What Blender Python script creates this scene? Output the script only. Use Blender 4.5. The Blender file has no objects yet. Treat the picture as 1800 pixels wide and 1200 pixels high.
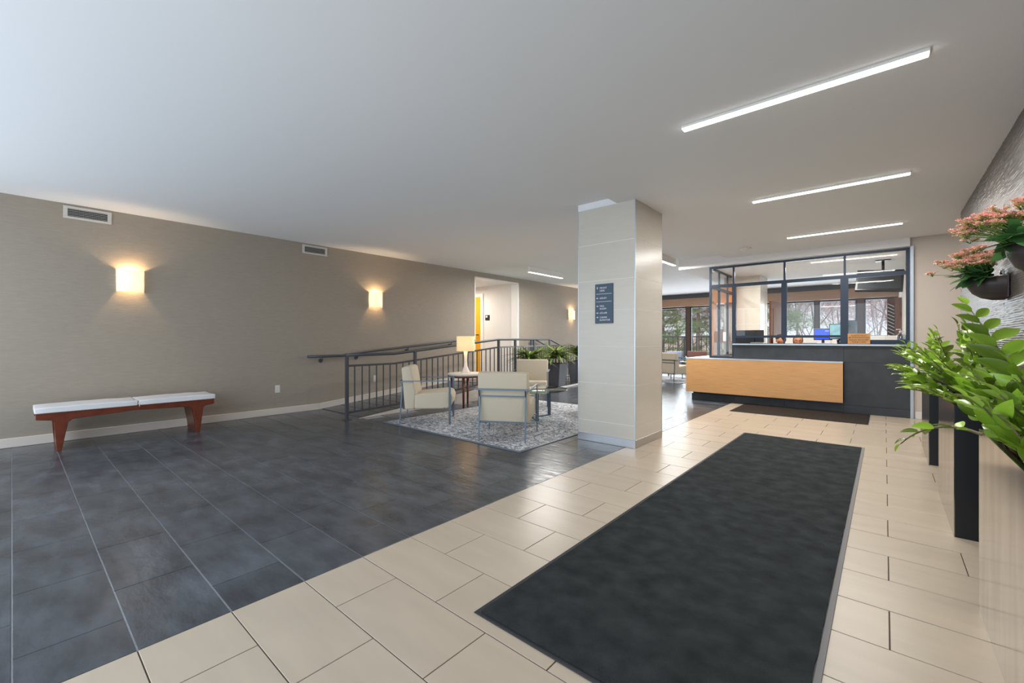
import bpy, bmesh, math, random
from mathutils import Vector, Matrix
random.seed(7)
SC = bpy.context.scene
C = SC.collection
PI = math.pi
R = math.radians

# ------------------------------------------------------------------ camera, world, light, exposure
cam_d = bpy.data.cameras.new('camera'); cam = bpy.data.objects.new('camera', cam_d); C.objects.link(cam)
cam.location = (0, 0, 1.15); cam.rotation_euler = (R(90), 0, math.atan(655/759))
cam_d.sensor_width = 36; cam_d.lens = 759/1800*36; cam_d.shift_y = -4/1800; cam_d.clip_start = .05; cam_d.clip_end = 300
SC.camera = cam
SC.view_settings.view_transform = 'Standard'; SC.view_settings.look = 'None'
SC.view_settings.exposure = 0.0; SC.view_settings.gamma = 1; SC.view_settings.use_curve_mapping = False

W = bpy.data.worlds.new('world'); SC.world = W; W.use_nodes = True
bg = W.node_tree.nodes['Background']; bg.inputs[0].default_value = (.86, .91, 1.0, 1); bg.inputs[1].default_value = 1.2

def area(name, loc, rot, sx, sy, power, col):
    l = bpy.data.lights.new(name, 'AREA'); l.shape = 'RECTANGLE'; l.size = sx; l.size_y = sy; l.energy = power; l.color = col
    o = bpy.data.objects.new(name, l); C.objects.link(o); o.location = loc; o.rotation_euler = rot; return o
def point(name, loc, power, col, rad=.03):
    l = bpy.data.lights.new(name, 'POINT'); l.energy = power; l.color = col; l.shadow_soft_size = rad
    o = bpy.data.objects.new(name, l); C.objects.link(o); o.location = loc; return o
# daylight through the entrance glazing behind the camera and through the window wall at the far end
area('entrance_daylight', (-3.5, -1.35, 1.25), (R(88), 0, 0), 7.0, 2.2, 118, (.70, .86, 1))
area('far_window_daylight', (-3.5, 15.6, 1.3), (R(-102), 0, 0), 7.0, 2.0, 400, (.85, .92, 1))
for ly, lw in ((3.05, 29), (5.15, 31), (7.3, 32)):
    area('linear_lamp_light', (-.445, ly, 2.585), (0, 0, 0), 1.2, .05, lw, (1, .97, .93))
for lx, ly in ((-5.69, 7.76), (-3.07, 7.74)):
    area('linear_lamp_light', (lx, ly, 2.555), (0, 0, R(90)), 1.2, .05, 70, (1, .97, .93))
area('corridor_fill_light', (-8.6, 7.5, 2.5), (0, 0, 0), .6, .6, 34, (1, .93, .84))  # unseen source added to light the corridor, no fixture behind it
area('office_fill_light', (-1.2, 9.35, 2.44), (0, 0, 0), 1.6, .4, 60, (1, .93, .85))  # added fill without a fixture, placed so the rear column's front is lit
area('lounge_fill_light', (-4.4, 12.8, 2.6), (0, 0, 0), 1.6, .6, 50, (1, .93, .85))  # added fill without a fixture, brightens the far lounge and its ceiling

# ------------------------------------------------------------------ materials
def hexc(r, g, b):
    f = lambda v: (v/255/12.92 if v/255 <= .04045 else ((v/255+.055)/1.055)**2.4)
    return (f(r), f(g), f(b), 1)
def mat(name, col, rough=.6, metal=0., spec=.5, noise=None, bump=None, emis=None, coat=0, sub=0):
    """noise=(scale, amount, stretch xyz); bump=(scale, strength, stretch xyz)"""
    m = bpy.data.materials.new(name); m.use_nodes = True
    nt = m.node_tree; N = nt.nodes; L = nt.links; b = N['Principled BSDF']
    b.inputs['Base Color'].default_value = col if len(col) == 4 else (*col, 1)
    b.inputs['Roughness'].default_value = rough; b.inputs['Metallic'].default_value = metal
    b.inputs['Specular IOR Level'].default_value = spec
    if coat: b.inputs['Coat Weight'].default_value = coat
    tc = None
    def coord(st):
        nonlocal tc
        if tc is None: tc = N.new('ShaderNodeTexCoord')
        mp = N.new('ShaderNodeMapping'); mp.inputs['Scale'].default_value = st
        L.new(tc.outputs['Object'], mp.inputs[0]); return mp.outputs[0]
    if noise:
        n = N.new('ShaderNodeTexNoise'); n.inputs['Scale'].default_value = noise[0]; n.inputs['Detail'].default_value = 5
        L.new(coord(noise[2] if len(noise) > 2 else (1, 1, 1)), n.inputs['Vector'])
        mx = N.new('ShaderNodeMix'); mx.data_type = 'RGBA'; mx.blend_type = 'MIX'
        c = Vector(b.inputs['Base Color'].default_value[:3]); a = noise[1]
        mx.inputs[6].default_value = (*(c*(1-a)), 1); mx.inputs[7].default_value = (*(c*(1+a)), 1)
        cr = N.new('ShaderNodeMapRange'); cr.inputs[1].default_value = .3; cr.inputs[2].default_value = .7
        L.new(n.outputs['Fac'], cr.inputs[0]); L.new(cr.outputs[0], mx.inputs[0]); L.new(mx.outputs[2], b.inputs['Base Color'])
    if bump:
        n2 = N.new('ShaderNodeTexNoise'); n2.inputs['Scale'].default_value = bump[0]; n2.inputs['Detail'].default_value = 6
        L.new(coord(bump[2] if len(bump) > 2 else (1, 1, 1)), n2.inputs['Vector'])
        bp = N.new('ShaderNodeBump'); bp.inputs['Strength'].default_value = bump[1]; bp.inputs['Distance'].default_value = .01
        L.new(n2.outputs['Fac'], bp.inputs['Height']); L.new(bp.outputs[0], b.inputs['Normal'])
    if emis:
        b.inputs['Emission Color'].default_value = (*emis[0][:3], 1); b.inputs['Emission Strength'].default_value = emis[1]
    return m
def add_objvar(m, amt):
    """each tile its own slight shade"""
    nt = m.node_tree; N = nt.nodes; L = nt.links; b = N['Principled BSDF']
    src = b.inputs['Base Color'].links[0].from_socket
    oi = N.new('ShaderNodeObjectInfo'); mr = N.new('ShaderNodeMapRange'); mr.inputs[3].default_value = 1-amt; mr.inputs[4].default_value = 1+amt
    L.new(oi.outputs['Random'], mr.inputs[0])
    hs = N.new('ShaderNodeHueSaturation'); L.new(mr.outputs[0], hs.inputs['Value']); L.new(src, hs.inputs['Color']); L.new(hs.outputs[0], b.inputs['Base Color'])
    return m
def world_coords(m):
    """let the grain of repeated pieces differ by using position in the room"""
    N = m.node_tree.nodes; L = m.node_tree.links
    g = N.new('ShaderNodeNewGeometry')
    for n in N:
        if n.type == 'MAPPING': L.new(g.outputs['Position'], n.inputs[0])
    return m
M = {}
M['ceiling'] = mat('ceiling_paint', hexc(238, 237, 237), .9)
M['wallpaper'] = mat('wallpaper', hexc(160, 148, 133), .7, noise=(7, .09, (3, 1.6, 46)), bump=(16, .3, (1, 1.2, 40)))
M['beige_wall'] = mat('beige_wall', hexc(214, 202, 190), .85)
M['white_wall'] = mat('white_wall', hexc(225, 220, 214), .85)
M['base'] = mat('baseboard', hexc(216, 205, 193), .5)
M['slate'] = world_coords(add_objvar(mat('slate_tile', hexc(74, 78, 84), .24, spec=.45, noise=(3.5, .38, (1, 2.2, 1)), bump=(9, .42, (1, 2, 1))), .13))
M['tile'] = world_coords(add_objvar(mat('beige_tile', hexc(189, 174, 155), .30, spec=.4, noise=(2.5, .05, (1, 5, 1))), .025))
M['grout_l'] = mat('grey_grout', hexc(150, 152, 156), .5)
M['grout_d'] = mat('brown_grout', hexc(84, 72, 64), .9)
M['mat_black'] = mat('mat_pile', hexc(58, 62, 63), .97, spec=.1, noise=(9, .30), bump=(260, 1.0))
M['mat_brown'] = mat('door_mat', hexc(62, 55, 50), .97, spec=.1, noise=(60, .25), bump=(200, 1.0))
M['rubber'] = mat('rubber', hexc(40, 42, 46), .6)
M['rubber_grey'] = mat('rubber_grey', hexc(122, 120, 120), .7)
M['wall_tile'] = mat('column_tile', hexc(208, 201, 189), .25, spec=.5, noise=(5, .02, (1, 1, 8)), bump=(8, .05, (.6, .6, 9)))
M['seam'] = mat('white_seam', hexc(240, 238, 234), .6)
M['steel'] = mat('brushed_steel', hexc(190, 190, 192), .3, metal=1)
M['planter_steel'] = mat('planter_steel', hexc(184, 176, 168), .17, metal=1, noise=(3.5, .24, (1, 3.5, .4)))
M['chair_steel'] = mat('chair_steel', hexc(96, 110, 122), .38, metal=.75)
M['black'] = mat('black_lacquer', hexc(18, 20, 24), .35)
M['rail'] = mat('rail_paint', hexc(84, 86, 90), .45, metal=.3)
M['frame'] = mat('dark_frame', hexc(46, 57, 72), .4, metal=.4)
M['stone'] = mat('dark_stone', hexc(54, 58, 63), .45, noise=(6, .22), bump=(30, .12))
M['shelf_edge'] = mat('aluminium_edge', hexc(190, 200, 210), .35, metal=.6)
M['bamboo'] = mat('bamboo', hexc(211, 160, 104), .45, noise=(5, .13, (.8, 1, 26)))
M['orange_wood'] = mat('orange_wood', hexc(196, 116, 50), .4, noise=(5, .15, (8, 8, 1)))
M['brown_wood'] = mat('brown_wood', hexc(120, 72, 44), .45, noise=(5, .2, (10, 10, 1)))
M['mullion'] = mat('mullion_bronze', hexc(88, 66, 54), .5)
M['valance'] = mat('valance_wood', hexc(178, 142, 116), .5, noise=(3, .08, (1, 1, 14)))
M['cherry'] = mat('cherry_wood', hexc(106, 50, 32), .32, noise=(6, .2, (6, 1.5, 2)))
M['uphol'] = mat('upholstery', hexc(212, 199, 176), .85, spec=.2, bump=(180, .25))
M['white_vinyl'] = mat('white_vinyl', hexc(222, 220, 220), .6, bump=(14, .15))
M['white'] = mat('white_enamel', hexc(235, 232, 226), .35)
M['cord'] = mat('white_plastic', hexc(215, 212, 206), .5)
M['dark'] = mat('dark_void', hexc(24, 24, 26), .8)
M['vent_paint'] = mat('vent_paint', hexc(205, 200, 192), .5)
M['sign'] = mat('sign_blue', hexc(64, 84, 104), .45)
M['white_ink'] = mat('white_ink', hexc(240, 243, 246), .5)
M['plaque'] = mat('plaque', hexc(200, 146, 88), .45, metal=.2, noise=(8, .12))
M['black_ink'] = mat('black_ink', hexc(40, 24, 16), .6)
M['yellow'] = mat('yellow_door', hexc(238, 168, 12), .45)
M['led'] = mat('led_diffuser', (1, 1, 1), .5, emis=((1, .97, .92), 9))
M['sconce'] = mat('sconce_glass', hexc(255, 240, 210), .4, emis=((1, .80, .50), .8))
M['shade'] = mat('lamp_shade', hexc(245, 225, 180), .8, emis=((1, .66, .30), .62))
M['pot'] = mat('pot_brown', hexc(66, 56, 56), .45)
M['soil'] = mat('soil', hexc(88, 66, 50), .95, noise=(40, .4), bump=(80, 1))
def leafmat(name, c, tr, var=.18):
    m = mat(name, c, .22, spec=.6); N = m.node_tree.nodes; L = m.node_tree.links; b = N['Principled BSDF']
    oi = N.new('ShaderNodeObjectInfo'); mr = N.new('ShaderNodeMapRange'); mr.inputs[3].default_value = 1-var*1.6; mr.inputs[4].default_value = 1+var
    hs = N.new('ShaderNodeHueSaturation'); hs.inputs['Color'].default_value = c; L.new(oi.outputs['Random'], mr.inputs[0]); L.new(mr.outputs[0], hs.inputs['Value'])
    L.new(hs.outputs[0], b.inputs['Base Color'])
    t = N.new('ShaderNodeBsdfTranslucent'); L.new(hs.outputs[0], t.inputs[0]); mx = N.new('ShaderNodeMixShader'); mx.inputs[0].default_value = tr
    L.new(b.outputs[0], mx.inputs[1]); L.new(t.outputs[0], mx.inputs[2]); L.new(mx.outputs[0], N['Material Output'].inputs[0]); return m
M['zz'] = leafmat('zz_leaf', hexc(146, 184, 58), .25, .42)
M['kal'] = leafmat('kalanchoe_leaf', hexc(92, 140, 82), .2, .35)
M['drac'] = leafmat('dracaena_leaf', hexc(124, 146, 76), .2, .3)
M['stem'] = mat('stem', hexc(104, 96, 56), .5)
M['stem_g'] = mat('green_stem', hexc(110, 140, 60), .5)
M['petal'] = mat('petal', hexc(252, 198, 186), .6, noise=(60, .25))
M['bud'] = mat('bud', hexc(176, 176, 70), .6)
M['bark'] = mat('bark', hexc(150, 138, 130), .9, noise=(3, .2))
M['twig'] = mat('twig', hexc(205, 190, 186), .9)
M['twig2'] = mat('twig_pink', hexc(222, 194, 196), .9)
M['needle'] = mat('needles', hexc(168, 194, 140), .8)
M['litter'] = mat('leaf_litter', hexc(200, 178, 160), .95, noise=(1.5, .25))
M['concrete'] = mat('concrete', hexc(160, 158, 155), .8)
M['blue_screen'] = mat('blue_screen', hexc(10, 40, 220), .4, emis=((.01, .08, .85), .9))
M['teal_screen'] = mat('photo_screen', hexc(120, 170, 180), .3, emis=((.3, .55, .6), .35), noise=(9, .5))
M['plastic_black'] = mat('plastic_black', hexc(30, 32, 36), .4)
M['plastic_grey'] = mat('plastic_grey', hexc(90, 94, 98), .5)
M['paper'] = mat('paper', hexc(240, 240, 238), .8)
M['bluecloth'] = mat('blue_cloth', hexc(150, 162, 190), .9)
M['teal'] = mat('teal', hexc(50, 120, 140), .6)
M['redbrown'] = mat('redbrown_fabric', hexc(130, 88, 82), .8)
M['skin_a'] = mat('skin_a', hexc(196, 132, 100), .5)
M['skin_b'] = mat('skin_b', hexc(170, 112, 78), .5)
M['hair'] = mat('hair', hexc(30, 26, 28), .55)
M['eyew'] = mat('eye_white', hexc(230, 225, 220), .3)
M['navy'] = mat('navy_cloth', hexc(40, 48, 66), .85)
M['burg'] = mat('dark_red_cloth', hexc(120, 40, 48), .85)
M['trouser'] = mat('trouser', hexc(46, 46, 52), .9)
M['plinth'] = mat('plinth_grey', hexc(110, 116, 124), .4)

def glassmat(name, tint=(1, 1, 1, 1), refl=1.0):
    m = bpy.data.materials.new(name); m.use_nodes = True; N = m.node_tree.nodes; L = m.node_tree.links
    N.remove(N['Principled BSDF'])
    t = N.new('ShaderNodeBsdfTransparent'); t.inputs[0].default_value = tint
    g = N.new('ShaderNodeBsdfGlossy'); g.inputs['Roughness'].default_value = .01
    f = N.new('ShaderNodeFresnel'); f.inputs[0].default_value = 1.5
    mu = N.new('ShaderNodeMath'); mu.operation = 'MULTIPLY'; mu.inputs[1].default_value = refl; L.new(f.outputs[0], mu.inputs[0])
    mx = N.new('ShaderNodeMixShader'); L.new(mu.outputs[0], mx.inputs[0]); L.new(t.outputs[0], mx.inputs[1]); L.new(g.outputs[0], mx.inputs[2])
    L.new(mx.outputs[0], N['Material Output'].inputs[0]); return m
M['glass'] = glassmat('pane_glass', (.985, .995, .99, 1), .6)
M['glass_side'] = glassmat('side_glass', (.985, .995, .99, 1), .15)
M['glass_table'] = glassmat('table_glass', (.62, .74, .70, 1), 1.6)
M['bottle'] = glassmat('clear_plastic', (.80, .88, .96, 1), 2.0)

def rugmat():
    m = mat('rug_pattern', hexc(196, 192, 186), .95, spec=.1, bump=(150, .6)); N = m.node_tree.nodes; L = m.node_tree.links; b = N['Principled BSDF']
    tc = N.new('ShaderNodeTexCoord'); v = N.new('ShaderNodeTexVoronoi'); v.feature = 'DISTANCE_TO_EDGE'; v.inputs['Scale'].default_value = 20
    n = N.new('ShaderNodeTexNoise'); n.inputs['Scale'].default_value = 7; n.inputs['Detail'].default_value = 4
    ad = N.new('ShaderNodeVectorMath'); ad.operation = 'MULTIPLY_ADD'; ad.inputs[1].default_value = (.16, .16, .16); L.new(n.outputs['Color'], ad.inputs[0]); L.new(tc.outputs['Object'], ad.inputs[2])
    L.new(tc.outputs['Object'], n.inputs['Vector']); L.new(ad.outputs[0], v.inputs['Vector'])
    cr = N.new('ShaderNodeValToRGB'); cr.color_ramp.elements[0].position = .03; cr.color_ramp.elements[0].color = hexc(116, 122, 134)
    cr.color_ramp.elements[1].position = .09; cr.color_ramp.elements[1].color = hexc(222, 222, 224)
    L.new(v.outputs[0], cr.inputs[0])
    n2 = N.new('ShaderNodeTexNoise'); n2.inputs['Scale'].default_value = 14; L.new(tc.outputs['Object'], n2.inputs['Vector'])
    c2 = N.new('ShaderNodeValToRGB'); c2.color_ramp.elements[0].position = .44; c2.color_ramp.elements[0].color = hexc(186, 190, 196); c2.color_ramp.elements[1].position = .52; c2.color_ramp.elements[1].color = (1, 1, 1, 1)
    L.new(n2.outputs[0], c2.inputs[0])
    mx = N.new('ShaderNodeMix'); mx.data_type = 'RGBA'; mx.blend_type = 'MULTIPLY'; mx.inputs[0].default_value = .8
    L.new(cr.outputs[0], mx.inputs[6]); L.new(c2.outputs[0], mx.inputs[7]); L.new(mx.outputs[2], b.inputs['Base Color']); return m
M['rug'] = rugmat()

# ------------------------------------------------------------------ helpers
def box(bm, x0, x1, y0, y1, z0, z1, mi=0):
    v = [bm.verts.new(p) for p in ((x0,y0,z0),(x1,y0,z0),(x1,y1,z0),(x0,y1,z0),(x0,y0,z1),(x1,y0,z1),(x1,y1,z1),(x0,y1,z1))]
    for q in ((0,3,2,1),(4,5,6,7),(0,1,5,4),(1,2,6,5),(2,3,7,6),(3,0,4,7)):
        f = bm.faces.new([v[i] for i in q]); f.material_index = mi
def prism(bm, pts, axis, a0, a1):
    """polygon pts in the other two axes extruded along axis"""
    def P(u, v, a): return {'x': (a, u, v), 'y': (u, a, v), 'z': (u, v, a)}[axis]
    A = [bm.verts.new(P(u, v, a0)) for u, v in pts]; B = [bm.verts.new(P(u, v, a1)) for u, v in pts]
    bm.faces.new(A); bm.faces.new(B[::-1]); n = len(pts)
    for i in range(n): bm.faces.new([A[i], B[i], B[(i+1) % n], A[(i+1) % n]])
    bmesh.ops.recalc_face_normals(bm, faces=bm.faces)
def tube(bm, pts, r, seg=8, r2=None, smooth=True):
    pts = [Vector(p) for p in pts]; rings = []; n = len(pts); up0 = None
    for i, p in enumerate(pts):
        if i == 0: d = pts[1]-p
        elif i == n-1: d = p-pts[i-1]
        else: d = (pts[i+1]-p).normalized()+(p-pts[i-1]).normalized()
        d.normalize()
        if up0 is None: up0 = d.orthogonal().normalized()
        u = (up0-d*up0.dot(d)).normalized(); up0 = u; w = d.cross(u)
        rr = r if r2 is None else r+(r2-r)*i/(n-1)
        k = 1.0
        if 0 < i < n-1:
            c = (pts[i+1]-p).normalized().dot((p-pts[i-1]).normalized()); k = 1/max(.6, math.sqrt((1+c)/2))
        rings.append([bm.verts.new(p+(u*math.cos(2*PI*j/seg)+w*math.sin(2*PI*j/seg))*rr*k) for j in range(seg)])
    for a, b in zip(rings, rings[1:]):
        for j in range(seg):
            f = bm.faces.new([a[j], a[(j+1) % seg], b[(j+1) % seg], b[j]]); f.smooth = smooth
    bm.faces.new(rings[0][::-1]); bm.faces.new(rings[-1])
def bar(bm, p0, p1, w, d):
    """rectangular bar from p0 to p1; w along horizontal side, d the other way"""
    p0 = Vector(p0); p1 = Vector(p1); t = (p1-p0).normalized()
    s = t.cross(Vector((0, 0, 1)))
    if s.length < .01: s = Vector((1, 0, 0))
    s.normalize(); u = s.cross(t)
    V = [bm.verts.new(q+s*a*w/2+u*b*d/2) for q in (p0, p1) for a, b in ((-1,-1),(1,-1),(1,1),(-1,1))]
    for q in ((0,1,2,3),(7,6,5,4),(0,4,5,1),(1,5,6,2),(2,6,7,3),(3,7,4,0)): bm.faces.new([V[i] for i in q])
def lathe(bm, prof, seg=24, cx=0, cy=0, a0=0, a1=2*PI):
    full = abs(a1-a0-2*PI) < 1e-6; n = seg if full else seg+1
    rings = [[bm.verts.new((cx+r*math.cos(a0+(a1-a0)*j/seg), cy+r*math.sin(a0+(a1-a0)*j/seg), z)) for j in range(n)] for r, z in prof]
    for a, b in zip(rings, rings[1:]):
        for j in range(seg):
            f = bm.faces.new([a[j], a[(j+1) % n], b[(j+1) % n], b[j]]); f.smooth = True
    bmesh.ops.remove_doubles(bm, verts=bm.verts, dist=1e-5)
def obj(name, bm, m, parent=None, bevel=0, loc=None, seg=2, smooth=False, sub=0):
    bmesh.ops.recalc_face_normals(bm, faces=bm.faces)
    me = bpy.data.meshes.new(name); bm.to_mesh(me); bm.free()
    for k in (m if isinstance(m, (list, tuple)) else [m]): me.materials.append(k)
    if smooth:
        for p in me.polygons: p.use_smooth = True
    o = bpy.data.objects.new(name, me); C.objects.link(o)
    if parent is not None: o.parent = parent
    if loc: o.location = loc
    if bevel:
        b = o.modifiers.new('bevel', 'BEVEL'); b.width = bevel; b.segments = seg; b.limit_method = 'ANGLE'; b.angle_limit = R(40)
        if seg > 1: 
            for p in me.polygons: p.use_smooth = True
            b.harden_normals = False
    if sub:
        s = o.modifiers.new('sub', 'SUBSURF'); s.levels = sub; s.render_levels = sub
    return o
def BM(): return bmesh.new()
def boxo(name, dims, m, parent=None, bevel=0, seg=1):
    bm = BM(); box(bm, *dims); return obj(name, bm, m, parent, bevel, seg=seg)
def thing(name, label, cat, loc=(0,0,0), rz=0, group=None):
    o = bpy.data.objects.new(name, None); C.objects.link(o); o.empty_display_size = .1
    o.location = loc; o.rotation_euler = (0, 0, rz); o['label'] = label; o['category'] = cat
    if group: o['group'] = group
    return o
def tag(o, label, cat, group=None):
    o['label'] = label; o['category'] = cat
    if group: o['group'] = group
    return o
def struct(o, label=None, cat=None):
    o['kind'] = 'structure'
    if label: o['label'] = label
    if cat: o['category'] = cat
    return o
def sgroup(name, label=None, cat=None):
    o = bpy.data.objects.new(name, None); C.objects.link(o); return struct(o, label, cat)
def inst(name, me, parent, loc=(0,0,0), rot=None, sc=None, mw=None):
    o = bpy.data.objects.new(name, me); C.objects.link(o)
    if parent is not None: o.parent = parent
    if mw is not None: o.matrix_local = mw
    else:
        o.location = loc
        if rot is not None: o.rotation_euler = rot
        if sc is not None: o.scale = sc
    return o
def copy_tree(o, parent=None):
    c = o.copy(); C.objects.link(c)
    if parent is not None: c.parent = parent
    for ch in o.children: copy_tree(ch, c)
    return c
def text_mesh(s, size, align='LEFT', spacing=1.0, depth=.0008, width_fit=None):
    cu = bpy.data.curves.new('t', 'FONT'); cu.body = s; cu.size = size; cu.align_x = align; cu.extrude = depth; cu.space_character = spacing; cu.offset = 0
    o = bpy.data.objects.new('t', cu); C.objects.link(o)
    dg = bpy.context.evaluated_depsgraph_get(); me = bpy.data.meshes.new_from_object(o.evaluated_get(dg))
    bpy.data.objects.remove(o); return me

XL, XR, XB = -7.03, .655, -2.09        # left wall, textured wall, slate / beige boundary
ZL, ZR, ZO = 2.69, 2.62, 2.50          # ceiling heights: left, right, office soffit
YF, YB, YD = -1.5, 15.2, 8.52          # entrance end, window wall, reception front

# ------------------------------------------------------------------ floor with tiles
bm = BM(); box(bm, XL-.25, XB, YF, YB+.3, -.25, -.003, 0); box(bm, XB, 3.2, YF, YB+.3, -.25, -.003, 1)
floor = struct(obj('floor', bm, [M['grout_l'], M['grout_d']]), 'slate tile floor beside a strip of beige porcelain tiles', 'floor')
P0 = .3035; G = .0045; TH = .012
def tile_mesh(name, w, d, m):
    bm = BM(); b = .0012
    lo = [(-w/2,-d/2),(w/2,-d/2),(w/2,d/2),(-w/2,d/2)]
    A = [bm.verts.new((x, y, -TH)) for x, y in lo]; B = [bm.verts.new((x, y, -b)) for x, y in lo]
    T = [bm.verts.new((x-b*(1 if x > 0 else -1), y-b*(1 if y > 0 else -1), 0)) for x, y in lo]
    for i in range(4):
        j = (i+1) % 4; bm.faces.new([A[i], A[j], B[j], B[i]]); bm.faces.new([B[i], B[j], T[j], T[i]])
    bm.faces.new(T)
    me = bpy.data.meshes.new(name); bm.to_mesh(me); bm.free(); me.materials.append(m); return me
tile_cache = {}
def lay(zone, m, name, x0, x1, y0, y1, offs, pitch, start, skip):
    L_ = []
    k = math.floor(y0/P0)
    while k*P0 < y1:
        off = offs[k % 2]; js = [start]; x = start+off*(1 if zone == 'L' else -1)
        while x0 < x < x1:
            js.append(x); x += pitch*(1 if zone == 'L' else -1)
        js.append(x1 if zone == 'L' else x0)
        js.sort()
        for a, b in zip(js, js[1:]):
            if b-a < .02: continue
            cx, cy = (a+b)/2, (k+.5)*P0
            if skip(cx, cy): continue
            L_.append((math.hypot(cx, cy), cx, cy, b-a-G))
        k += 1
    fwx, fwy = -math.sin(cam.rotation_euler.z), math.cos(cam.rotation_euler.z)
    def seen(t):
        d = t[1]*fwx+t[2]*fwy; u = t[1]*fwy-t[2]*fwx
        return d > .5 and abs(u)/d < 1.35 and not (XB < t[1] and t[2] > YD)
    L_.sort(key=lambda t: (not seen(t), t[0]))
    for i, (dd, cx, cy, w) in enumerate(L_[:290]):
        key = (name, round(w, 3))
        if key not in tile_cache: tile_cache[key] = tile_mesh(name, w, P0-G, m)
        inst(name, tile_cache[key], floor, (cx, cy, random.uniform(-.0004, .0004)))
    bm = BM()
    for dd, cx, cy, w in L_[290:]: box(bm, cx-w/2, cx+w/2, cy-P0/2+G/2, cy+P0/2-G/2, -TH, 0)
    if len(L_) > 290:
        o = obj(name+'_field', bm, m, floor); o['kind'] = 'stuff'
def ramp_zone(x, y): return x < -5.85 and 3.3 < y < 9.5
lay('D', M['slate'], 'slate_tile', XL, XB, -1.6, YB, {0: .28, 1: .575}, .592, XB, ramp_zone)
lay('L', M['tile'], 'beige_tile', XB, 1.6, -1.2, YD+.3, {0: .60, 1: .305}, .60, XB, lambda x, y: x > .75 and y < 7.2)
# ramp and landing along the left wall
def rz_(y): return max(0, min(.25, (y-3.3)*.0855))
ramp = sgroup('ramp', 'tiled wheelchair ramp with cream curb rising along the left wall', 'ramp')
bm = BM(); prism(bm, [(3.3, -.01), (6.22, .235), (6.22, -.01)], 'x', XL, -5.80); obj('ramp_body', bm, M['grout_l'], ramp)
bm = BM(); prism(bm, [(XL, 6.22), (-5.80, 6.22), (-6.42, 9.1), (XL, 9.1)], 'z', -.01, .235); obj('landing_body', bm, M['grout_l'], ramp)
bm = BM(); prism(bm, [(3.3, 0), (6.22, .252), (6.3, .252), (6.3, -.0), ], 'x', -5.80, -5.775); obj('curb_board', bm, M['base'], ramp)
bm = BM(); prism(bm, [(-5.775, 6.3), (-6.395, 9.12), (-6.42, 9.12), (-5.80, 6.3)], 'z', 0, .252); obj('curb_board', bm, M['base'], ramp)
tw = (-5.81-XL)/2
rt_me = tile_mesh('ramp_tile', tw-G, P0-G, M['slate'])
for k in range(9):
    for i in range(2):
        y = 3.34+(k+.5)*P0*1.03
        inst('slate_tile', rt_me, ramp, (XL+tw*(i+.5), y, rz_(y)+.006), (math.atan(.0855), 0, 0))
for k in range(8):
    y = 6.28+(k+.5)*P0; xe = -5.80-(y-6.22)*.2153-.03
    for i, (a, b) in enumerate(((XL, -6.6), (-6.6, xe))):
        if b-a > .05:
            inst('slate_tile', tile_mesh('landing_tile', b-a-G, P0-G, M['slate']), ramp, ((a+b)/2, y, .25))
# low plinth under the tall pots
pl = thing('plinth', 'low grey plinth with pale edge under the tall square pots', 'plinth')
bm = BM(); prism(bm, [(-5.60, 7.0), (-6.02, 10.6), (-6.50, 10.6), (-6.50, 9.2), (-6.45, 9.2), (-5.99, 7.0)], 'z', .0, .03); obj('platform', bm, M['slate'], pl)
bm = BM(); bar(bm, (-5.59, 7.0, .018), (-6.01, 10.6, .018), .018, .036); obj('edge_strip', bm, M['seam'], pl)

# ------------------------------------------------------------------ walls
bm = BM(); w = XL-.22
box(bm, w, XL, YF, 6.86, 0, ZL); box(bm, w, XL, 6.86, 8.39, 2.56, ZL); box(bm, w, XL, 8.39, YB+.1, 0, ZL)
struct(obj('wall_left', bm, M['wallpaper']), 'long taupe wall with fine horizontal grasscloth paper', 'wall')
tr = sgroup('trim_1')
for a, b in ((6.845, 6.875), (8.375, 8.405)):
    bm = BM(); box(bm, w-.004, XL+.006, min(a, b)+.0, max(a, b), .25, 2.56); obj('jamb', bm, M['white'], tr)
bm = BM(); box(bm, w-.004, XL+.006, 6.875, 8.375, 2.545, 2.575); obj('head', bm, M['white'], tr)
bm = BM()
box(bm, XL, XL+.018, YF, 3.3, 0, .10)
prism(bm, [(3.3, 0), (3.3, .10), (6.22, .35), (6.845, .35), (6.845, .25), (6.22, .25)], 'x', XL, XL+.018)
box(bm, XL, XL+.018, 8.41, 9.1, .25, .35); box(bm, XL, XL+.018, 9.1, YB, 0, .10)
struct(obj('baseboard_left', bm, M['base'], bevel=.004, seg=1), 'cream baseboard following the left wall and ramp', 'baseboard')
# corridor behind the opening
bm = BM(); box(bm, -11, w, 8.39, 8.5, 0, 2.62); struct(obj('wall_corridor', bm, M['white_wall']), 'white corridor wall seen through the opening', 'wall')
bm = BM(); box(bm, -11, w, 6.74, 6.86, 0, 2.62); struct(obj('wall_corridor_near', bm, M['white_wall']))
bm = BM(); box(bm, -11.1, -11, 6.74, 8.5, 0, 2.62); struct(obj('wall_corridor_end', bm, M['white_wall']))
bm = BM(); box(bm, -11.1, w, 6.74, 8.5, 2.58, 2.68); struct(obj('ceiling_corridor', bm, M['ceiling']))
bm = BM(); box(bm, -11.1, XL, 6.86, 8.39, .0, .249); struct(obj('floor_corridor', bm, M['slate']))
d = sgroup('door_1', 'yellow corridor door in a white frame', 'door')
boxo('door_leaf', (-9.25, -8.35, 8.365, 8.388, .25, 2.30), M['yellow'], d)
bm = BM(); box(bm, -8.35, -8.26, 8.355, 8.389, .25, 2.39); box(bm, -9.34, -9.25, 8.355, 8.389, .25, 2.39); box(bm, -9.25, -8.35, 8.355, 8.389, 2.30, 2.39); obj('door_frame', bm, M['white'], d, .003, seg=1)
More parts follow.
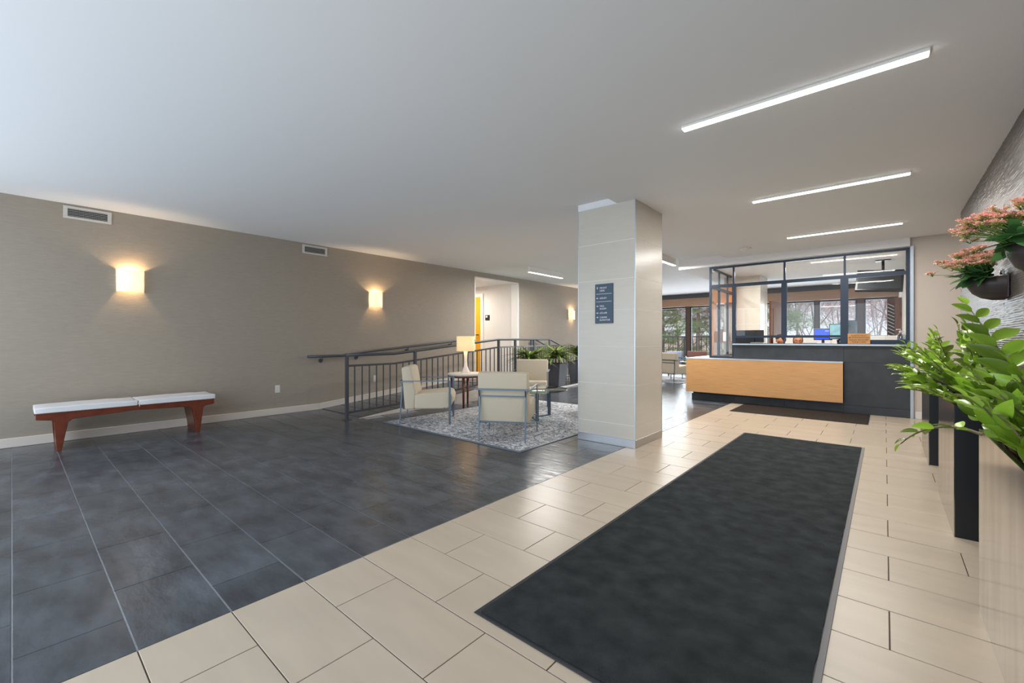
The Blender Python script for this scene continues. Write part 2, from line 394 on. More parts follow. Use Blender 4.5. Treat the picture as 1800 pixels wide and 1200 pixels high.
bm = BM(); tube(bm, [(-8.42, 8.365, 1.27), (-8.42, 8.31, 1.27), (-8.54, 8.31, 1.27)], .012); obj('door_handle', bm, M['plastic_black'], d)
t = thing('room_plate', 'small black and white plate on the white corridor wall beside yellow door', 'sign')
boxo('backing', (-8.19, -8.03, 8.376, 8.389, 1.66, 1.80), M['plastic_black'], t, .003); boxo('inset', (-8.165, -8.10, 8.373, 8.377, 1.735, 1.78), M['white'], t)

# ceilings
bm = BM(); box(bm, XL, -2.19, YF, YB, ZL, ZL+.15)
struct(obj('ceiling', bm, M['ceiling']), 'smooth white ceiling over the seating side', 'ceiling')
bm = BM(); box(bm, -2.19, 3.2, YF, 8.5, ZR, ZL+.15); box(bm, -2.19, 3.2, 8.5, YB, ZL, ZL+.15)
struct(obj('ceiling_right', bm, M['ceiling']), 'lower white ceiling with three linear lights', 'ceiling')
bm = BM(); box(bm, -3.04, .28, 8.5, 11.3, ZO, ZL); struct(obj('trim_2', bm, M['ceiling']), 'white soffit box above the reception', 'ceiling')

# column
def column(name, label, x0, x1, y0, y1, top, lab_tile):
    c = thing(name, label, 'column')
    boxo('core', (x0+.002, x1-.002, y0+.002, y1-.002, 0, top), M['seam'], c)
    zs = [.09, .235, .662, 1.075, 1.47, 1.803, 2.212, top]
    for (ax, ay, bx, by) in ((0, 1, 1, 1), (1, 1, 1, 2)):
        pass
    g = .0025
    for a, b in zip(zs, zs[1:]):
        for dims in ((x0+.008, x1-.008, y0, y0+.012, a+g, b-g), (x1-.012, x1, y0+.008, y1-.008, a+g, b-g),
                     (x0, x0+.012, y0+.008, y1-.008, a+g, b-g), (x0+.008, x1-.008, y1-.012, y1, a+g, b-g)):
            boxo('wall_tile', dims, M['wall_tile'], c)
    bm = BM(); box(bm, x0-.003, x1+.003, y0-.003, y1+.003, 0, .088); obj('kick_plate', bm, M['steel'], c, .002, seg=1)
    for cx, cy in ((x0+.004, y0+.004), (x1-.004, y0+.004), (x1-.004, y1-.004), (x0+.004, y1-.004)):
        boxo('corner_trim', (cx-.0055, cx+.0055, cy-.0055, cy+.0055, .088, top), M['shelf_edge'], c)
    return c
col1 = column('tiled_column', 'square column clad in large cream tiles beside the black runner mat', -2.68, -1.98, 4.275, 4.99, ZR, 1)
bm = BM(); box(bm, -2.68, -1.98, 4.275, 4.99, ZR, ZL); o = obj('column_head', bm, M['ceiling'], col1)
column('tiled_column', 'cream tiled column behind the reception glass', -2.68, -1.98, 10.28, 11.0, ZO, 1)

# textured wall on the right, of rippled tiles
M['wall_core'] = mat('ripple_core', hexc(96, 88, 82), .7)
wr = sgroup('wall_right', 'wall of rippled stone tiles behind the flower pots', 'wall')
bm = BM(); box(bm, XR+.02, XR+.2, YF, 7.2, 0, ZR); obj('wall_core', bm, M['wall_core'], wr)
M['ripple'] = mat('ripple_tile', hexc(94, 86, 81), .36, spec=.35)
def ripple_mesh(w, h, nx, nz, seed):
    rnd = random.Random(seed); bm = BM(); V = []
    rows = max(4, int(h/.0155)); ph = [[rnd.uniform(-1, 1) for _ in range(26)] for _ in range(rows+2)]
    for j in range(nz+1):
        z = h*j/nz; r = []
        for i in range(nx+1):
            y = w*i/nx; q = y/w*22; a = int(q); f = q-a; f = 0 if f < .8 else (f-.8)*5
            s = z/h*rows
            wob = .5*(math.sin(y*9+seed)+math.sin(y*31+z*7))*.10
            s2 = s+wob; k = int(max(0, min(rows-1, s2)))
            amp = .55+.45*(ph[k][a]*(1-f)+ph[k][min(a+1, 25)]*f)
            fr = s2-math.floor(s2)
            dd = .0065*amp*(fr if fr < .8 else (1-fr)*4)
            r.append(bm.verts.new((-dd, y, z)))
        V.append(r)
    for j in range(nz):
        for i in range(nx): bm.faces.new([V[j][i], V[j][i+1], V[j+1][i+1], V[j+1][i]])
    me = bpy.data.meshes.new('ripple'); bm.to_mesh(me); bm.free(); me.materials.append(M['ripple'])
    for p in me.polygons: p.use_smooth = True
    return me
rm = [ripple_mesh(1.2, .675, 44, 174, s) for s in (1, 5)]
for iz, z in enumerate((-.55, .13, .805, 1.48, 2.155)):
    for iy in range(6):
        y = .0+iy*1.201
        z0 = z
        if z < 0 or z+.6 > ZR:
            me = ripple_mesh(1.2, .12 if z < 0 else ZR-z, 36, 26 if z < 0 else 116, 3+iy); z0 = 0 if z < 0 else z
        else: me = rm[(iy+iz) % 2]
        inst('wall_tile', me, wr, (XR+.016, y, z0+.001))
bm = BM(); box(bm, .28, 3.2, 8.56, 8.7, 0, ZL); box(bm, .28, .42, 8.7, YB, 0, ZL)
struct(obj('wall_back', bm, M['beige_wall']), 'plain beige wall right of the reception', 'wall')
bm = BM(); box(bm, 3.2, 3.35, 7.0, 8.7, 0, ZL); box(bm, XR+.2, 3.3, 7.05, 7.2, 0, ZL); struct(obj('wall_side_passage', bm, M['beige_wall']))
bm = BM(); box(bm, .335, 3.2, 8.545, 8.56, 0, .10); struct(obj('baseboard_back', bm, M['white'], bevel=.003, seg=1))
bm = BM(); box(bm, .282, .318, 8.515, 8.56, 0, ZO); struct(obj('trim_3', bm, M['shelf_edge']), 'pale metal edge strip where reception meets beige wall', 'trim')

# ------------------------------------------------------------------ window wall at the far end, balcony
wf = sgroup('wall_window', 'far wall of floor-length windows under a wood valance', 'wall')
bm = BM(); box(bm, XL, .3, YB, YB+.2, 2.27, ZL); obj('head_wall', bm, M['valance'], wf)
boxo('valance', (XL, .28, YB-.14, YB, 2.27, 2.54), M['valance'], wf); boxo('pelmet', (XL, .28, YB-.10, YB, 2.54, ZL), M['plastic_grey'], wf)
posts = [-6.98, -5.11, -3.8, -2.48, -1.48, -.5, .22]
pw = [.05, .06, .05, .09, .035, .07, .05]
for i, (x, ww) in enumerate(zip(posts, pw)):
    boxo('mullion', (x-ww, x+ww, YB-.02, YB+.12, 0, 2.27), M['mullion'], wf)
for i in range(6):
    a, b = posts[i]+pw[i], posts[i+1]-pw[i+1]
    wn = sgroup('window_%d' % (i+1), None, None)
    bm = BM(); box(bm, a, b, YB+.02, YB+.06, 0, .06); box(bm, a, b, YB+.02, YB+.06, 2.22, 2.27); box(bm, a, a+.04, YB+.02, YB+.06, .06, 2.22); box(bm, b-.04, b, YB+.02, YB+.06, .06, 2.22)
    obj('window_frame', bm, M['frame'], wn)
    bm = BM(); box(bm, a+.04, b-.04, YB+.037, YB+.043, .06, 2.22); obj('pane', bm, M['glass'], wn)
bm = BM(); box(bm, -9, 4, YB+.2, 17.2, -.3, -.03); struct(obj('balcony_floor', bm, M['concrete']), 'concrete balcony floor outside the windows', 'balcony')
br = thing('balcony_railing', 'dark metal balcony railing outside the far windows', 'railing', (0, 17.1, -.03))
bm = BM(); box(bm, -9, 4, -.025, .025, 1.25, 1.30); obj('top_rail', bm, M['rail'], br)
bm = BM(); box(bm, -9, 4, -.015, .015, .08, .12); obj('bottom_rail', bm, M['rail'], br)
bm = BM(); box(bm, -.011, .011, -.011, .011, .12, 1.25); me0 = obj('baluster', bm, M['rail'], br, loc=(-7.6, 0, 0))
x = -7.42
while x < 3: inst('baluster', me0.data, br, (x, 0, 0)); x += .18
bm = BM(); box(bm, -.03, .03, -.03, .03, 0, 1.25); p0 = obj('post', bm, M['rail'], br, loc=(-7.5, 0, 0))
for x in (-5.9, -4.7, -3.5, -2.3, -1.1, .1, 1.3): inst('post', p0.data, br, (x, 0, 0))

# ------------------------------------------------------------------ woods outside
gr = BM(); nx, ny = 30, 24; V = []
rg = random.Random(3)
for j in range(ny+1):
    y = 17.4+j*3.2; V.append([gr.verts.new((-50+i*3.0, y, -3.2+min(4.6, .0+max(0, j-1)*.22)+rg.uniform(-.25, .25))) for i in range(nx+1)])
for j in range(ny):
    for i in range(nx): gr.faces.new([V[j][i], V[j][i+1], V[j+1][i+1], V[j+1][i]])
struct(obj('ground', gr, M['litter'], smooth=True), 'leaf-covered hillside beyond the balcony', 'ground')
def bare_tree_mesh(seed, h, m):
    rnd = random.Random(seed); bm = BM(); bt = BM()
    def grow(p, d, L_, r, lev):
        n = 3 if lev < 3 else 2; pts = [p]; q = p
        for i in range(n):
            d = (d+Vector((rnd.uniform(-1,1), rnd.uniform(-1,1), rnd.uniform(-.4,.8)))*(.12+.05*lev)).normalized(); q = q+d*L_/n; pts.append(q)
        tube(bm if lev < 2 else bt, pts, r, 5 if lev < 2 else 3, r*.55)
        if lev >= 5: return
        kids = (7, 5, 4, 4, 3)[lev]
        for k in range(kids):
            f = rnd.uniform(.35 if lev == 0 else .2, 1); idx = min(n-1, int(f*n)); s = pts[idx].lerp(pts[idx+1], f*n-idx)
            a = rnd.uniform(0, 2*PI); side = d.orthogonal().normalized(); side.rotate(Matrix.Rotation(a, 3, d))
            nd = (d*.55+side*rnd.uniform(.5, 1)+Vector((0, 0, .25))).normalized()
            grow(s, nd, L_*rnd.uniform(.45, .68), max(.0045, r*rnd.uniform(.3, .45)), lev+1)
    grow(Vector((0, 0, 0)), Vector((0, 0, 1)), h, .06, 0)
    out = []
    for nm, b, mm in (('trunk', bm, M['bark']), ('twigs', bt, m)):
        me = bpy.data.meshes.new(nm); b.to_mesh(me); b.free(); me.materials.append(mm); out.append(me)
    return out
bts = [bare_tree_mesh(s, 6.5, (M['twig'], M['twig2'], M['twig2'])[s % 3]) for s in (1, 2, 3, 4)]
def pine_mesh(seed):
    rnd = random.Random(seed); bm = BM(); bn = BM(); H_ = 9.5
    tube(bm, [(0, 0, 0), (.08, 0, 4), (0, .05, H_)], .17, 7, .05)
    z = 2.2
    while z < H_-.4:
        for k in range(rnd.randint(3, 5)):
            a = rnd.uniform(0, 2*PI); Lb = (1-z/H_*.75)*rnd.uniform(1.8, 2.9); d = Vector((math.cos(a), math.sin(a), rnd.uniform(-.05, .3)))
            p0_ = Vector((0, 0, z)); p1 = p0_+d*Lb*.55; p2 = p0_+d*Lb+Vector((0, 0, -.12))
            tube(bm, [p0_, p1, p2], .025, 4, .008)
            for i in range(44):
                f = rnd.uniform(.2, 1); c = p0_.lerp(p2, f)+Vector((rnd.uniform(-.28,.28), rnd.uniform(-.28,.28), rnd.uniform(-.08,.16)))
                for n_ in range(11):
                    v = Vector((rnd.uniform(-1,1), rnd.uniform(-1,1), rnd.uniform(-.2,1))).normalized()*rnd.uniform(.12, .22); s = v.orthogonal().normalized()*.008
                    q = [bn.verts.new(c-s), bn.verts.new(c+s), bn.verts.new(c+v)]; bn.faces.new(q)
        z += rnd.uniform(.3, .5)
    out = []
    for nm, b, mm in (('trunk', bm, M['bark']), ('needles', bn, M['needle'])):
        me = bpy.data.meshes.new(nm); b.to_mesh(me); b.free(); me.materials.append(mm); out.append(me)
    return out
pms = [pine_mesh(11), pine_mesh(12)]
def gz(y): return -3.25+max(0, min(4.6, (y-20.6)/3.2*.22))
def place_tree(kind, meshes, x, y, s, label, group=None):
    t = thing(kind, label, 'tree', (x, y, gz(y)), random.uniform(0, 6.28), group); t.scale = (s, s, s)
    inst('trunk', meshes[0], t); o = inst('twigs' if kind == 'bare_tree' else 'needles', meshes[1], t); o['kind'] = 'stuff'
rt = random.Random(21)
place_tree('pine_tree', pms[0], -7.35, 23.5, .95, 'green pine outside the windows left of the reception glass')
place_tree('pine_tree', pms[1], -3.55, 22.0, .95, 'green pine seen through the middle reception pane')
place_tree('pine_tree', pms[1], -9.6, 24.5, .8, 'green pine just right of the tiled column, seen outside')
ROW = ['nearest the balcony', 'midway up the hillside', 'high on the far hillside']
for i in range(40):
    if i < 6: continue
    y = (22.5+rt.uniform(0, 4)) if i < 12 else ((24+rt.uniform(0, 9)) if i < 28 else 33+rt.uniform(0, 20))
    f = (i*0.618) % 1
    x = -y*.62+f*(y*.72)+rt.uniform(-.3, .3)
    if i < 12 and (abs(x+7.35) < 1 or abs(x+3.6) < 1.2): x -= 1.5
    r_ = 0 if i < 12 else 1 if i < 28 else 2
    place_tree('bare_tree', bts[i % 4], x, y, rt.uniform(.85, 1.15)*(1 if r_ == 0 else 1.15), 'leafless grey-pink tree in the woods '+ROW[r_], 'bare trees '+ROW[r_])

# ------------------------------------------------------------------ reception desk
rd = thing('reception_desk', 'dark stone reception desk with hanging bamboo front panel', 'desk', (0, 0, 0))
g = .0015
for (a, b) in ((-2.06, -.486), (-.486, .278)):
    boxo('stone_panel', (a+g, b-g, YD, YD+.03, .79+g, 1.045), M['stone'], rd)
boxo('stone_panel', (-.486+g, .278, YD, YD+.03, .125+g, .79-g), M['stone'], rd)
for (a, b) in ((-2.80, -2.05), (-2.05, -1.28), (-1.28, -.486), (-.486, .278)):
    boxo('kick_panel', (a+g, b-g, YD-.0, YD+.03, 0, .125-g), M['stone'], rd)
boxo('carcass', (-2.78, .27, YD+.03, 9.18, 0, .775), M['black'], rd)
boxo('upright', (-2.06, .278, YD+.031, YD+.14, .775, 1.045), M['black'], rd)
boxo('front_panel', (-2.862, -.488, 8.385, 8.415, .165, .782), M['bamboo'], rd, .001)['label'] = 'bamboo veneer panel'
boxo('panel_spacer', (-2.80, -.50, 8.415, YD, .20, .76), M['black'], rd)
boxo('worktop', (-2.865, -.486, 8.383, YD, .782, .80), M['shelf_edge'], rd, .002)
boxo('worktop', (-2.865, -2.07, YD, 9.95, .776, .80), M['white'], rd, .002)
boxo('work_surface', (-2.06, .27, YD+.14, 9.30, .776, .80), M['white'], rd, .002)
boxo('transaction_shelf', (-2.075, .278, 8.475, 8.80, 1.048, 1.072), M['shelf_edge'], rd, .002)
boxo('shelf_top', (-2.07, .275, 8.49, 8.79, 1.072, 1.078), M['frame'], rd)
# glass screen
gs = thing('glass_screen', 'dark-framed glass screen standing on the reception desk', 'screen')
YG = 8.57; zt = 2.49
def fr(a, b, c, d_, e, f): return boxo('frame_bar', (a, b, c, d_, e, f), M['frame'], gs)
fr(-2.49, .278, YG-.02, YG+.02, zt-.035, zt); fr(-2.455, .235, YG-.019, YG+.019, 2.10, 2.155)
fr(-2.49, -2.455, YG-.02, YG+.02, .80, zt-.035)
fr(-2.10, -2.035, YG-.022, YG+.022, .80, 2.10); fr(-2.09, -2.06, YG-.015, YG+.015, 2.155, zt-.035)
fr(-1.33, -1.25, YG-.02, YG+.02, 1.215, 2.10); fr(-1.30, -1.27, YG-.015, YG+.015, 2.155, zt-.035); fr(-1.30, -1.28, YG-.015, YG+.015, 1.078, 1.175)
fr(-.53, -.43, YG-.02, YG+.02, 1.078, 2.10); fr(-.49, -.46, YG-.015, YG+.015, 2.155, zt-.035)
fr(.235, .278, YG-.02, YG+.02, 1.078, zt-.035)
fr(-2.035, -.53, YG-.02, YG+.02, 1.175, 1.215); fr(-.43, .235, YG-.02, YG+.02, 1.078, 1.14)
fr(-2.455, -2.10, YG-.02, YG+.02, .80, .84)
fr(-2.49, -2.455, YG+.02, 10.0, zt-.035, zt); fr(-2.489, -2.456, YG+.02, 10.0, 2.10, 2.155); fr(-2.49, -2.455, YG+.02, 10.0, .80, .84)
for yy in (9.10, 9.70): fr(-2.49, -2.455, yy, yy+.05, .84, 2.10); fr(-2.485, -2.46, yy+.01, yy+.04, 2.155, zt-.035)
def pane(*d_): o = boxo('pane', d_, M['glass'], gs); return o
xs = [-2.455, -2.075, -1.285, -.475, .24]
for a, b in zip(xs, xs[1:]):
    pane(a+.005, b-.005, YG-.004, YG+.004, 2.15, zt-.03)
for a, b, z0 in ((-2.46, -2.095, .83), (-2.04, -1.325, 1.205), (-1.255, -.525, 1.205), (-.435, .24, 1.13)): pane(a, b, YG-.004, YG+.004, z0, 2.11)
for a, b in ((8.59, 9.10), (9.15, 9.70), (9.75, 10.0)):
    for q in (pane(-2.476, -2.468, a, b, 2.15, zt-.03), pane(-2.476, -2.468, a, b, .835, 2.105)): q.data.materials[0] = M['glass_side']

# counter and office contents
t = thing('plaque', 'small bronze notice plaque reading GUESTS MUST BE ANNOUNCED on the counter', 'sign', (-.30, 8.50, 1.072), 0)
bm = BM(); box(bm, -.135, .135, -.004, .004, 0, .165); obj('plate', bm, M['plaque'], t, .002, seg=1)
bm = BM(); box(bm, -.12, .12, .004, .04, 0, .008); obj('foot', bm, M['plaque'], t)
for s, z, sz in (('GUESTS MUST', .122, .031), ('BE ANNOUNCED!', .092, .031), ('PLEASE REGISTER', .057, .030), ('YOUR CARS', .024, .031)):
    o = inst('lettering', text_mesh(s, sz, 'CENTER'), t, (0, -.0045, z), (R(90), 0, 0)); o.data.materials.clear(); o.data.materials.append(M['black_ink'])
def monitor(label, x, y, z, rz, w, h, screen, back=False, tilt=0):
    t = thing('monitor', label, 'monitor', (x, y, z), rz)
    bm = BM(); lathe(bm, [(0, 0), (.10, 0), (.10, .012), (0, .014)], 20); obj('base', bm, M['plastic_black'], t)
    bm = BM(); box(bm, -.02, .02, -.012, .012, .012, .2); obj('neck', bm, M['plastic_black'], t)
    bm = BM(); box(bm, -w/2, w/2, -.03, 0, .15, .15+h); box(bm, -.1, .1, 0, .02, .18, .12+h); obj('housing', bm, M['plastic_black'], t, .004, seg=1)
    bm = BM(); box(bm, -w/2+.012, w/2-.012, -.032, -.03, .165, .135+h); obj('display', bm, screen, t)
    return t
monitor('black computer monitor seen from behind, left end of the reception', -1.93, 9.05, .80, R(172), .50, .37, M['plastic_grey'])
mb = monitor('computer monitor with a bright blue screen on the reception desk', -.80, 9.1, .985, 0, .26, .20, M['blue_screen'])
mb.scale = (1, 1, 1); 
bm = BM()
for i, (z, w_) in enumerate(((.46, .028),)): box(bm, .03, .03+w_*2, -.0335, -.0322, .30, .312)
obj('screen_mark', bm, M['white_ink'], mb)
bm = BM(); box(bm, -.10, .10, -.10, .10, 0, .185); o = tag(obj('monitor_riser', bm, M['plastic_grey'], bevel=.004, seg=1), 'grey riser under the blue-screen monitor', 'riser'); o.location = (-.80, 9.1, .80)
monitor('computer monitor showing a teal picture, beside the reception mullion', -.56, 9.05, 1.00, R(-8), .30, .26, M['teal_screen'])
bm = BM(); box(bm, -.12, .12, -.10, .10, 0, .2); o = tag(obj('monitor_riser', bm, M['plastic_black'], bevel=.004, seg=1), 'black riser under the teal-picture monitor', 'riser'); o.location = (-.56, 9.06, .80)
t = thing('picture_frame', 'dark framed picture standing just right of the reception mullion', 'picture', (-.40, 8.98, .80))
bm = BM(); box(bm, -.075, .075, 0, .02, 0, .66); obj('frame', bm, M['plastic_black'], t, .003, seg=1)
bm = BM(); box(bm, -.065, .065, -.002, 0, .30, .65); obj('picture', bm, mat('dark_picture', hexc(92, 104, 110), .4, noise=(6, .9, (2, 1, .8))), t)
t = thing('printer', 'flat dark printer on the desk below the blue screen', 'printer', (-.78, 8.88, .80))
bm = BM(); box(bm, -.24, .20, -.05, .12, 0, .275); obj('body', bm, M['plastic_grey'], t, .01); bm = BM(); box(bm, -.22, .16, -.055, -.048, .235, .265); obj('front_slot', bm, M['plastic_black'], t)
bm = BM(); box(bm, -.22, .12, -.04, .1, .275, .285); obj('lid', bm, M['paper'], t)
t = thing('telephone', 'black desk telephone beside the counter mullion', 'telephone', (-.52, 8.72, 1.078))
bm = BM(); prism(bm, [(-.05, 0), (.06, 0), (.06, .05), (-.05, .02)], 'x', -.06, .06); obj('base', bm, M['plastic_black'], t, .004, seg=1)
bm = BM(); tube(bm, [(-.05, .05, .045), (-.05, 0, .065), (-.05, -.05, .04)], .014); obj('handset', bm, M['plastic_black'], t)
for i, (x, y, s) in enumerate(((-1.72, 8.70, 'thin white paper stack on the counter by the black monitor'), (-.95, 8.70, 'flat white papers on the counter beside the printer'))):
    bm = BM(); box(bm, -.1, .1, -.06, .06, 0, .012); o = tag(obj('paper_stack', bm, M['paper']), s, 'papers'); o.location = (x, y, 1.079)
for k, (x, y, h_) in enumerate(((.175, 8.66, .19), (.215, 8.745, .165))):
    t = thing('pump_bottle', ('taller clear' if k == 0 else 'shorter clear rear')+' sanitizer bottle at right end of counter', 'bottle', (x, y, 1.078))
    bm = BM(); lathe(bm, [(0, 0), (.033, 0), (.034, h_*.7), (.012, h_*.85), (.012, h_*.9), (0, h_*.9)], 18); obj('bottle_body', bm, M['bottle'], t)
    bm = BM(); lathe(bm, [(0, .003), (.029, .003), (.029, h_*.45), (0, h_*.45)], 18); obj('liquid', bm, mat('gel_blue', hexc(150, 185, 225), .1), t)
    bm = BM(); lathe(bm, [(0, h_*.88), (.014, h_*.88), (.014, h_), (0, h_)], 12); tube(bm, [(0, 0, h_), (0, 0, h_+.03), (-.045, -.01, h_+.028)], .005); obj('pump', bm, M['white'], t)
# ceiling-hung screen seen from below
t = thing('ceiling_television', 'black television hung from the ceiling behind the glass, tilted down', 'television', (-.02, 9.75, ZO))
bm = BM(); tube(bm, [(0, 0, 0), (0, 0, -.2)], .02); obj('pole', bm, M['plastic_black'], t)
bm = BM(); box(bm, -.10, .10, -.1, .1, -.015, 0); obj('ceiling_plate', bm, M['plastic_black'], t)
hb = bpy.data.objects.new('bracket', bpy.data.meshes.new('bracket')); C.objects.link(hb); hb.parent = t
bm = BM(); box(bm, -.12, .12, -.03, .05, -.32, -.18); bm.to_mesh(hb.data); bm.free(); hb.data.materials.append(M['plastic_grey'])
bm = BM(); box(bm, -.36, .26, -.03, .02, -.24, .24); o = obj('housing', bm, M['plastic_black'], t, .008); o.location = (0, -.08, -.36); o.rotation_euler = (R(-38), R(4), 0)
bm = BM(); box(bm, -.33, .23, -.034, -.03, -.21, .21); o = obj('display', bm, mat('screen_glass', hexc(52, 56, 60), .15), t); o.location = (0, -.08, -.36); o.rotation_euler = (R(-38), R(4), 0)
# low white cabinets, shelving, door
t = thing('storage_cabinet', 'low white storage cabinet along the back of the office', 'cabinet', (0, 0, 0))
boxo('body', (-1.85, .20, 10.9, 11.3, 0, 1.22), M['paper'], t, .004)
for i in range(4): boxo('cabinet_door', (-1.84+i*.51, -1.34+i*.51, 10.882, 10.898, .05, 1.20), M['white'], t, .003)
t = thing('wooden_shelf_unit', 'orange wooden shelf unit with high box top behind the side glass', 'shelf', (0, 0, 0))
boxo('upper_box', (-2.86, -2.42, 10.02, 10.25, 1.93, 2.34), M['orange_wood'], t, .004)
for x in (-2.86, -2.455): boxo('side_post', (x, x+.035, 10.02, 10.25, 0, 1.98), M['orange_wood'], t)
for z in (.45, 1.08): boxo('shelf', (-2.825, -2.455, 10.03, 10.24, z, z+.025), M['brown_wood'], t)
for i, (x, h_, m_) in enumerate(((-2.78, .22, 'brown_wood'), (-2.70, .26, 'redbrown'), (-2.62, .2, 'paper'))):
    bm = BM(); box(bm, -.028, .028, -.08, .08, 0, h_); o = tag(obj('binder', bm, M[m_], bevel=.003, seg=1), ('narrow brown', 'dark reddish', 'white')[i]+' binder on the orange wooden shelf', 'binder'); o.location = (x, 10.13, 1.105)
d = thing('wooden_door', 'brown panelled wooden door standing beside rear tiled column', 'door', (-1.93, 11.03, 0), R(80))
bm = BM(); box(bm, 0, .85, -.02, .02, .01, 2.0); obj('leaf', bm, M['brown_wood'], d, .003, seg=1)
for z0, z1 in ((.2, .9), (1.05, 1.85)): 
    bm = BM(); box(bm, .12, .73, -.026, .026, z0, z1); obj('raised_panel', bm, M['brown_wood'], d, .01, seg=1)
bm = BM(); tube(bm, [(.79, -.02, 1), (.79, -.07, 1)], .02); obj('knob', bm, M['steel'], d)
t = thing('file_rack', 'tall brown wooden rack with slanted white papers at right end of office', 'rack', (.20, 12.6, 0))
bm = BM(); box(bm, -.03, .08, -.1, .1, 0, 2.05); box(bm, -.16, -.15, -.1, .1, 0, 2.05); box(bm, -.15, -.03, .08, .1, 0, 2.05); obj('rack_frame', bm, M['brown_wood'], t)
for i in range(12):
    bm = BM(); bar(bm, (-.15, -.02, 1.1+i*.075), (-.04, -.02, 1.03+i*.075), .14, .01); obj('document', bm, M['paper'], t)

